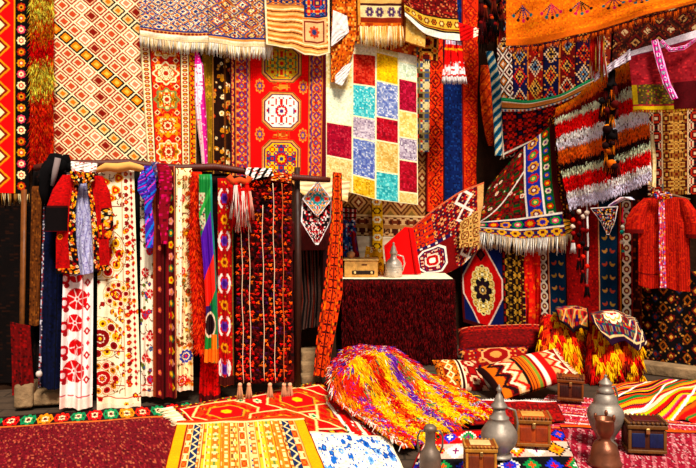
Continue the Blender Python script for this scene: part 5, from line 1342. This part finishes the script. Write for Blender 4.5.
# ------------------------------------------------------------------ shaggy rainbow rug flowing off a mound
rowsS = [[(333, 372, .04), (352, 352, .2), (385, 350, .22), (411, 362, .12)],
         [(331, 366, .20), (347, 346, .34), (388, 346, .33), (417, 364, .16)],
         [(330, 382, .20), (353, 362, .34), (392, 358, .32), (424, 372, .13)],
         [(334, 398, .12), (362, 380, .24), (402, 375, .20), (440, 380, .09)],
         [(352, 412, .075), (385, 398, .12), (424, 390, .10), (462, 390, .07)],
         [(378, 428, .07), (408, 415, .08), (445, 405, .075), (480, 401, .07)],
         [(404, 446, .065), (434, 434, .07), (464, 421, .065), (494, 412, .065)]]
c = Can(110, 120, 'e06a1c', S=1.0)
bands = [(0, 8, 'd8601c', 'f0a020'), (8, 18, 'e83a1c', '8a3ab0'), (18, 30, 'f4c81c', 'f0a01c'), (30, 40, 'c8201c', 'e86a1c'), (40, 52, 'f0b81c', 'f8dc3c'), (52, 62, '7a3aa8', 'd8301c'), (62, 70, 'e8581c', '4a9a5a'), (70, 82, 'f6d01c', 'f0a81c'), (82, 92, 'd8281c', '7a4ab8'), (92, 104, 'f4cc1c', 'e87a1c'), (104, 111, 'c8201c', 'e0501c')]
for a, b_, p, q_ in bands: c.vs(a, b_, p); c.speck((c.X >= a) & (c.X < b_), .4, [q_], int(a), 2)
PS = cloth_grid(FLOOR, 0, rowsS, c, .006, 3, 5)
sg = textile('shaggy_rug', 'long-haired rainbow shaggy rug flowing from a mound down over the ground', 'rug', FLOOR, 0, rowsS, c, .006, 3, 5, th=.02)
b = MB(); R = rs(31); ny, nx = PS.shape[:2]
cell = {}
palA = ['f0b81c', 'd8281c', '7a3aa8', 'e8601c', '3a8a5a', 'c8b0d8', 'b81c1c', 'e8e0d0']
palT = ['c8201c', 'a81c28', '5a2a9a', '8a60b8', 'e04a1c', 'c81c1c', '8a1a3a', '4a3a98', 'd83a2a', 'b01820', 'e8c8b8']
fl = (PS[-1].mean(0) - PS[2].mean(0)); fl[2] = 0; fl /= np.linalg.norm(fl)
for i in range(15000):
    u, v = R.rand(), R.rand()
    iy, ix_ = int(v * (ny - 1)), int(u * (nx - 1))
    p = PS[iy, ix_]
    x = u * 110 + R.uniform(-1.6, 1.6) + 3 * math.sin(v * 9)
    cc = None; hk = (int(p[0] / .03), int(p[1] / .045)); h1 = cell.setdefault(hk, R.rand())
    for a, b_, p1, q1 in bands:
        if a <= x < b_: cc = p1 if h1 < .7 else q1
    if cc is None or R.rand() < .08 or h1 > .93: cc = palA[R.randint(len(palA))]
    if v < .36 + .05 * math.sin(u * 9) and R.rand() < .93: cc = palT[int(h1 * 61) % len(palT)] if R.rand() < .6 else palT[R.randint(len(palT))]
    if v > .6 and R.rand() < .1: cc = 'f6d01c'
    i2 = min(ny - 1, iy + 3); d = PS[i2, ix_] - PS[max(0, i2 - 4), ix_]; d /= np.linalg.norm(d) + 1e-6
    d = d * .9 + np.array([R.uniform(-.7, .7), R.uniform(-.7, .4), R.uniform(.2, .7)])
    if v < .05 or u < .02: cc = ['f0e4d8', 'e8d0c0', 'd8301c'][R.randint(3)]
    b.strand(p, d, R.uniform(.04, .075), R.uniform(.0035, .0055), col(cc) * R.uniform(.85, 1.1), bend=(R.uniform(-.2, .2), R.uniform(-.2, .2), -.45))
b.build('pile', 'pile', sg)['kind'] = 'stuff'

# ------------------------------------------------------------------ cushions
def pillow_grid(q, T, n=56, pinch=.07, p=2.4):
    TL, TR, BR, BL = [np.array(x, float) for x in q]
    N = np.cross(TR - BL, TL - BR); N /= np.linalg.norm(N)
    if N @ np.array([0, -1, .35]) < 0: N = -N
    g = np.linspace(-1, 1, n); U, V = np.meshgrid(g, g)
    Up = U * (1 - pinch * (1 - V ** 2)); Vp = V * (1 - pinch * (1 - U ** 2))
    a, b_ = (Up + 1) / 2, (Vp + 1) / 2
    P = ((TL * (1 - a)[..., None] + TR * a[..., None]) * (1 - b_)[..., None] + (BL * (1 - a)[..., None] + BR * a[..., None]) * b_[..., None])
    h = (np.clip(1 - abs(U) ** p, 0, 1) * np.clip(1 - abs(V) ** p, 0, 1)) ** .55 * T / 2
    return P, N, h


def pillow(name, q, T, can, parent=None, n=72, pinch=.07, label=None, cat=None, group=None, material='kilim', p=2.4):
    P, N, h = pillow_grid(q, T, n, pinch, p)
    A = P + h[..., None] * N; B = P - h[..., None] * N
    V = np.r_[A.reshape(-1, 3), B.reshape(-1, 3)]
    i = np.arange(n * n).reshape(n, n)
    f = np.stack([i[:-1, :-1], i[1:, :-1], i[1:, 1:], i[:-1, 1:]], -1).reshape(-1, 4)
    cy_ = np.linspace(0, can.a.shape[0] - 1, n).astype(int); cx_ = np.linspace(0, can.a.shape[1] - 1, n).astype(int)
    cc = can.a[np.ix_(cy_, cx_)].reshape(-1, 3)
    o = mesh_np(name, V, np.r_[f, f[:, ::-1] + n * n], np.r_[cc, cc], material, parent)
    if label: tag(o, label, cat, group)
    return o, A, N


def fp(px, py, z): return FLOOR.p(px, py, z)


def dp(px, py, d): return np.array([(px - CX) / F * d, d, EYE - (py - CY) / F * d])


GC = 'cushions on the ground'
# maroon floor mattress under the hung carpets
c = Can(100, 40, '6a0c0e'); c.speck(c.all, .3, ['8a1612', '4a0608'], 4, 1.6); c.hs(4, 6, 'd8906a'); c.tile(c.Y < 14, 1.8, 97, [None, 'a02818'], 4, .6); c.weave(.2, 41)
pillow('floor_bolster', [dp(458, 329, 6.2), dp(546, 326, 6.12), dp(550, 351, 5.95), dp(458, 355, 6.0)], .2, c, label='dark red bolster lying along the foot of the medallion rug', cat='bolster', pinch=.02, p=5)
c = Can(74, 24, '8a1410'); c.ring(0, 3, '3a0c10'); c.tile(c.all, 1.6, 98, [None, 'c88a50', 'a02018', '2a1a3a'], 7, .55); c.med('oct', 37, 12, 16, 9, [(1, 'd8a070'), (.85, '8a1814'), (.4, 'c88a50')]); c.weave(.12, 42)
pillow('floor_cushion', [dp(458, 349, 5.75), dp(529, 346, 5.75), dp(532, 368, 5.6), dp(460, 372, 5.6)], .14, c, label='red medallion cushion lying behind the striped cushion', cat='cushion', group=GC)
c = Can(52, 36, '9a1610'); c.rect(0, 0, 22, 36, 'c06a20'); c.tile(c.box(0, 0, 22, 36), 1.5, 99, [None, '6a1410', 'd89848', '2a1010', '8a2a14'], 6, .4); c.vs(22, 24, 'f0d8b8'); c.vs(24, 27, '3a0c10'); c.vs(27, 28, 'f0d8b8')
c.tile(c.X > 28, 1.9, 100, [None, 'd8b090', '6a0c10'], 5, .76); c.chain('v', 12, 5, 36, 9, 'dia', 5, 4.6, [[(1, 'f0d8a0'), (.6, '8a1c14'), (.3, 'e8901c')]]); c.weave(.12, 43)
pillow('floor_cushion', [dp(432, 360, 5.45), dp(476, 361, 5.5), dp(490, 391, 5.25), dp(440, 393, 5.2)], .16, c, label='red cushion with an orange patterned end, leftmost of the three cushions', cat='cushion', group=GC)
c = Can(84, 44, 'c8401c')
for x0, x1, k in ((0, 5, '2a0c0c'), (5, 14, 'd8701c'), (14, 22, '8a1410'), (22, 32, 'd8a878'), (32, 36, '1a0c0c'), (36, 44, 'e0701c'), (44, 48, '7a8a3a'), (48, 52, 'c82018'), (52, 56, 'f0e0c8'), (56, 64, 'b82418'), (64, 76, 'd8a070'), (76, 84, '8a1410')): c.vs(x0, x1, k)
c.zig(c.box(6, 0, 34, 44), 14, 10, 9, 2.6, '2a0c10'); c.zig(c.box(6, 0, 34, 44), 14, 10, 17, 1.8, 'e8d4b4'); c.zig(c.box(6, 0, 34, 44), 14, 10, 22, 2.0, 'c83018')
c.zig(c.box(62, 0, 80, 44), 12, 8, 66, 2.4, 'b8281c'); c.zig(c.box(62, 0, 80, 44), 12, 8, 71, 1.4, 'f0e0c0')
for x0 in (37.5, 41): c.vs(x0, x0 + 1.2, '2a0c0c')
c.vs(49, 50, '1a0a0a'); c.weave(.1, 44)
q3 = [dp(475, 369, 5.2), dp(553, 349, 5.25), dp(577, 377, 5.0), dp(500, 401, 4.85)]
o3, A3, N3 = pillow('floor_cushion', q3, .17, c, label='striped and zigzag cushion in front, tilted, beside the small wooden box', cat='cushion', group=GC, pinch=.05)
b = MB(); R = rs(33)
for i in range(70):
    t = i / 69; j = int(t * (A3.shape[0] - 1)); p = A3[j, -1]
    b.strand(p, (1, -.2, R.uniform(-.2, .5)), R.uniform(.015, .035), .004, 'f0dcc0')
b.build('fringe', 'cotton', o3)

# ------------------------------------------------------------------ yellow and red tufted bags
def tufted_bag(label, q, T, seed, ph):
    c = Can(40, 40, 'b81c10'); c.speck(c.all, .4, ['e0501c', '8a100c'], seed, 2)
    o, A, N = pillow('tufted_bag', q, T, c, label=label, cat='bag', group='tufted bags', pinch=.03, material='wool', p=3)
    b = MB(); R = rs(seed); n = A.shape[0]
    rowsn, colsn = 8, 7
    for r in range(rowsn):
        for k in range(colsn):
            u = (k + .5 + .5 * (r % 2) - .25) / colsn; v = (r + .2) / rowsn
            if not 0 < u < 1: continue
            p = A[int(v * (n - 1)), int(u * (n - 1))]
            yl = ((k + r + ph) % 2 == 0) != ((k * 5 + r * 3) % 7 == 0)
            base = 'f8c01c' if yl else ['e0420e', 'd02c0c', 'f06a1c'][(k + r) % 3]
            if not yl and (k * 3 + r) % 6 == 0: base = '7a1c0a'
            for q_ in range(30):
                d = np.array([R.uniform(-.45, .45), 0, -1]) + N * R.uniform(.1, .75)
                b.strand(p + R.uniform(-.016, .016, 3), d, R.uniform(.05, .085), .0085, col(base) * R.uniform(.82, 1.08), bend=(0, 0, -.3), seg=3)
    b.build('tuft_pile', 'pile', o)['kind'] = 'stuff'
    return o


tufted_bag('round-topped bag of yellow and red tufts, the left one behind the striped cushion', [dp(541, 316, 5.9), dp(580, 318, 5.9), dp(580, 377, 5.58), dp(533, 372, 5.58)], .3, 41, 0)
tufted_bag('bag of yellow and red tufts half covered by a medallion cloth, the right one', [dp(587, 322, 5.72), dp(638, 328, 5.75), dp(641, 384, 5.45), dp(584, 384, 5.45)], .3, 43, 3)
c = Can(40, 26, '5a1418'); c.tile(c.all, 1.5, 103, [None, 'c8883a', '2a1a5a', 'a82a2a', '8a7a50'], 6, .45); c.m((c.X + c.Y) % 14 < 1.4, 'd8a878'); c.ring(0, 2, '1a0c14'); c.weave(.15, 45)
FB = Plane(540, 5.62, 660, 5.6)
textile('folded_cloth', 'dark red patterned cloth thrown over the top of the left tufted bag', 'cloth', FB, [-.25, .02, .06], [[(556, 307), (574, 305), (588, 308)], [(556, 310), (574, 309), (588, 313)], [(560, 322), (567, 326), (574, 334), (581, 328), (588, 330)]], c, .022, 1.5, 121)
c = Can(62, 40, '6a1420'); c.tile(c.all, 1.4, 104, [None, 'c88a3a', '241a5a', 'a82a1c', '8a7a5a', '1a5a4a'], 6, .42); c.ring(0, 3, '2a0c2a'); c.ring(3, 3.8, 'd8b888')
c.med('flo', 26, 20, 13, 11, [(1, 'e8d8b8'), (.84, 'c89a50'), (.7, 'f2e4c8'), (.5, 'd83020'), (.3, 'f0c8b0')], 8); c.m((c.X > 44) & ((c.X + c.Y) % 9 < 1.3), 'd8c0a0'); c.weave(.12, 46)
textile('folded_cloth', 'cloth with a pale rosette medallion draped over the right tufted bag', 'cloth', FB, [-.25, .1, .2, .25], [[(590, 312), (615, 309), (636, 318)], [(590, 315), (615, 313), (640, 324)], [(592, 322), (618, 326), (646, 336)], [(602, 334), (612, 346), (626, 341), (636, 350), (648, 344)]], c, .022, 1.5, 122)
# pale stone ledge at the right
b = MB(); a = RIGHT.p(632, 377, .2); e = RIGHT.p(712, 384, .2); m = (a + e) / 2
b.box((m[0], m[1], .045), (np.linalg.norm((e - a)[:2]), .16, .09), rz=math.atan2(RIGHT.t[1], RIGHT.t[0]), bev=.012)
tag(b.build('stone_ledge', 'stone'), 'low pale stone ledge at the foot of the black carpet, far right', 'ledge')

# ------------------------------------------------------------------ little wooden boxes
def chest(label, px0, px1, ybot, hpx, rz, wood, trim, panel, top, z0=.055, dratio=.75):
    d = F * (EYE - z0) / (ybot - CY); w = (px1 - px0) / F * d / (math.cos(rz) + .35 * abs(math.sin(rz))); x = ((px0 + px1) / 2 - CX) / F * d
    h = hpx / F * d; dep = w * dratio
    y = d + dep / 2
    t = thing('wooden_chest', label, 'box', (x, y, z0), 'small wooden chests on the ground')
    M = Matrix.Translation((x, y, z0)) @ Matrix.Rotation(rz, 4, 'Z')
    def bx(b, c_, s_, co, bev=.003): 
        p = M @ Vector(c_); b.box(p, s_, co, rz, bev)
    b = MB(); bx(b, (0, 0, h * .4), (w * .92, dep * .92, h * .62), wood, .004); bx(b, (0, 0, h * .08), (w, dep, h * .1), trim, .004)
    for sx in (-1, 1):
        for sy in (-1, 1): bx(b, (sx * w * .45, sy * dep * .45, h * .38), (w * .08, dep * .08, h * .62), trim, .002)
    b.build('body', 'wood', t)
    b = MB(); bx(b, (0, 0, h * .78), (w * 1.04, dep * 1.04, h * .12), trim, .004); bx(b, (0, 0, h * .87), (w * .96, dep * .96, h * .08), wood, .006)
    lid = b.build('lid', 'wood', t)
    b = MB(); bx(b, (0, 0, h * .925), (w * .66, dep * .6, h * .03), top, .002); b.build('lid_panel', 'wood', lid)
    b = MB(); n = 9
    for k in range(n):
        for s in (-1, 1):
            p = M @ Vector((-w * .48 + k * w * .96 / (n - 1), s * dep * .5, h * .9)); b.ball(p, w * .042, trim)
            p = M @ Vector((s * w * .5, -dep * .48 + k * dep * .96 / (n - 1), h * .9)); b.ball(p, w * .042, trim)
    b.build('beading', 'wood', lid)
    for s in (-.5, .5):
        b = MB(); bx(b, (s * w * .46, -dep * .465, h * .4), (w * .34, .006, h * .4), panel, .002); b.build('side_panel', 'wood', t)
    b = MB(); bx(b, (0, -dep * .54, h * .68), (w * .1, .008, h * .16), 'c8a050', .002); b.build('latch', 'brass', t)
    return t


chest('dark brown wooden chest at the corner of the striped cushion', 560, 587, 402, 26, -.3, '5a2a10', '7a4418', '3a1408', '8a4a18')
chest('orange-brown wooden chest between the two ewers', 518, 553, 448, 33, -.12, 'a04a18', '8a5a28', '8a3a10', 'd89858')
chest('dark wooden chest with blue side panels at the lower right', 630, 669, 455, 35, -.12, '4a2410', '6e4a24', '14204a', '5a1c14')
chest('brass-topped wooden chest cut by the bottom edge beside the front ewer', 466, 498, 476, 32, -.05, '8a4a1c', 'a87838', '6a3010', 'c8b080')

# ------------------------------------------------------------------ ewers
def ewer(label, cx_, ybot, ytop, rpx, z0, prof_b, prof_l, m_, spout=None, handle=None, name='metal_ewer', group='metal ewers on the ground'):
    d = F * (EYE - z0) / (ybot - CY); x = (cx_ - CX) / F * d; H_ = (ybot - ytop) / F * d; r = rpx / F * d; y = d + r * .6
    t = thing(name, label, 'ewer', (x, y, z0), group)
    b = MB(); b.lathe([(a * r, z * H_) for a, z in prof_b], (x, y, z0), 40); b.build('body', m_, t)
    if prof_l:
        b = MB(); b.lathe([(a * r, z * H_) for a, z in prof_l], (x, y, z0), 32); b.build('lid', m_, t)
    for nm, pth, rad in (spout or []):
        b = MB(); b.tube([(x + px_ * r, y + py_ * r, z0 + z * H_) for px_, py_, z in pth], [q * r for q in rad], 10); b.build(nm, m_, t)
    return t


BOD = [(.55, 0), (.72, .015), (.7, .04), (.5, .06), (.62, .1), (.85, .17), (.98, .25), (1, .3), (.95, .36), (.78, .43), (.62, .48), (.5, .52), (.54, .535), (.54, .55), (.42, .565), (.34, .62), (.32, .68)]
LID = [(.38, .68), (.45, .695), (.43, .712), (.3, .755), (.24, .8), (.18, .84), (.1, .87), (.08, .895), (.16, .92), (.14, .945), (.06, .97), (.05, .985), (.01, 1)]
ewer('bulbous pewter ewer with pointed lid, standing between the shaggy rug and the orange-brown chest', 501.5, 461, 387, 18.5, .052, BOD, LID, 'pewter',
     [('handle', [(.45, .3, .66), (.95, .3, .62), (1.1, .3, .45), (.96, .2, .3)], [.06, .06, .06, .06])])
BOD2 = [(.5, 0), (.66, .02), (.62, .05), (.42, .09), (.55, .16), (.84, .28), (.99, .4), (1, .45), (.97, .5), (.88, .54), (.75, .58), (.66, .6), (.66, .63), (.62, .68), (.5, .72), (.4, .75)]
LID2 = [(.44, .75), (.48, .765), (.4, .8), (.34, .82), (.32, .86), (.38, .875), (.34, .89), (.22, .92), (.1, .95), (.06, .97), (.1, .985), (.02, 1)]
ewer('tall pewter ewer with domed lid behind the copper burner', 609.5, 450, 377, 18, .058, BOD2, LID2, 'pewter',
     [('handle', [(.36, .3, .8), (.7, .5, .8), (.9, .6, .68), (.85, .5, .5)], [.06, .06, .06, .06])])
CUP = [(1.0, 0), (1.02, .05), (.92, .1), (.82, .3), (.7, .42), (.4, .5), (.3, .55), (.34, .6), (.5, .68), (.56, .8), (.54, .92), (.6, .96), (.58, 1), (.5, .98), (.44, .8)]
cup = ewer('copper burner with a cup top on a flared foot, in front of the tall ewer', 608.5, 468, 421, 16.5, .056, CUP, None, 'copper', name='copper_burner', group='metal ewers on the ground')
o_ = np.array(cup['_o']); d = o_[1]
for a in (-.9, 1.1, 3.2):
    b = MB(); b.ball((o_[0] + .05 * math.cos(a), o_[1] + .05 * math.sin(a), o_[2] + .252), .01, 'grey', 1.6); b.build('prong', 'iron', cup)
for p in cup.children:
    p.data.materials[0] = mat('copper')
JUG = [(.95, 0), (1, .02), (1, .34), (.92, .44), (.64, .52), (.5, .58), (.46, .64), (.46, .86), (.58, .89), (.6, .93), (.5, .96), (.4, .98)]
LDJ = [(.5, .95), (.48, .965), (.25, .985), (.06, 1)]
ewer('small dark iron jug with two loop handles at the bottom, left of the pewter ewer', 431, 478, 426, 11, .05, JUG, LDJ, 'iron',
     [('handle', [(.46, 0, .86), (.9, 0, .87), (1.15, 0, .76), (1.12, 0, .56), (.9, 0, .44)], [.1, .1, .1, .1, .1]), ('handle', [(-.46, 0, .86), (-.9, 0, .87), (-1.15, 0, .76), (-1.12, 0, .56), (-.9, 0, .44)], [.1, .1, .1, .1, .1])])

# ------------------------------------------------------------------ stones and dark cloth at the left
R = rs(44)
for k, (px, py, w, h, dd, lb) in enumerate([(46, 409, .22, .09, .16, 'flat stone block under the navy coat, nearest the corner carpet'), (20, 412, .12, .16, .16, 'rough stone block at the far left below the red cloth'), (42, 394, .34, .2, .07, 'larger brown stone block behind the navy coat hem')]):
    q = fp(px, py, 0.0); b = MB(); b.box((q[0], q[1] + dd / 2, h / 2 + .02), (w, dd, h), rz=.2 + .06 * k, bev=.02)
    tag(b.build('stone_block', 'stone'), lb, 'stone', 'stone blocks at the foot of the left wall')
c = dark(20, 70, '6a100c', 5, ('8a1810', '3a0808'))
textile('red_cloth', 'dull red cloth hanging low at the far left edge over the stone', 'cloth', LEFT, .62, [[(10, 322), (30, 326)], [(12, 396), (34, 392)]], c, .02, 1.4, 131)
b = MB(); p0, p1 = LEFT.p(24, 190, .12), LEFT.p(21, 392, .35); b.tube([p0, (p0 + p1) / 2, p1], .035, 8, '7a4a24', .5)
tag(b.build('wooden_plank', 'wood'), 'weathered brown plank leaning on the wall at the far left', 'plank')
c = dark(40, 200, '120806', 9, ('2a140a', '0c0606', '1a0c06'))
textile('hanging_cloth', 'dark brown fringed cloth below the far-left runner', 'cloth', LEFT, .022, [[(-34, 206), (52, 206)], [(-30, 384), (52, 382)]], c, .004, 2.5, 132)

# ------------------------------------------------------------------ camera, light
cam = bpy.data.cameras.new('camera'); co = bpy.data.objects.new('camera', cam); C.objects.link(co)
co.location = (0, 0, EYE); co.rotation_euler = (PI / 2, 0, 0)
cam.sensor_fit = 'HORIZONTAL'; cam.sensor_width = 36.0; cam.lens = 36.0 * F / 696.0; cam.shift_y = (CY - 234.0) / 696.0
cam.clip_start = .05
bpy.context.scene.camera = co
w = bpy.data.worlds.new('world'); bpy.context.scene.world = w; w.use_nodes = True
bg = w.node_tree.nodes['Background']; bg.inputs['Color'].default_value = (1.0, .93, .84, 1); bg.inputs['Strength'].default_value = SKY
sl = bpy.data.lights.new('sun', 'SUN'); sl.energy = SUN; sl.angle = math.radians(14); sl.color = (1, .93, .8)
so = bpy.data.objects.new('sun', sl); C.objects.link(so)
so.rotation_euler = Vector((-.16, .56, -.80)).to_track_quat('-Z', 'Y').to_euler()
vs_ = bpy.context.scene.view_settings
vs_.view_transform = 'Standard'; vs_.look = 'None'; vs_.gamma = 1; vs_.use_curve_mapping = False; vs_.exposure = EXPO
bpy.context.scene.cycles.max_bounces = 5
for o in bpy.data.objects:
    if '_o' in o: del o['_o']
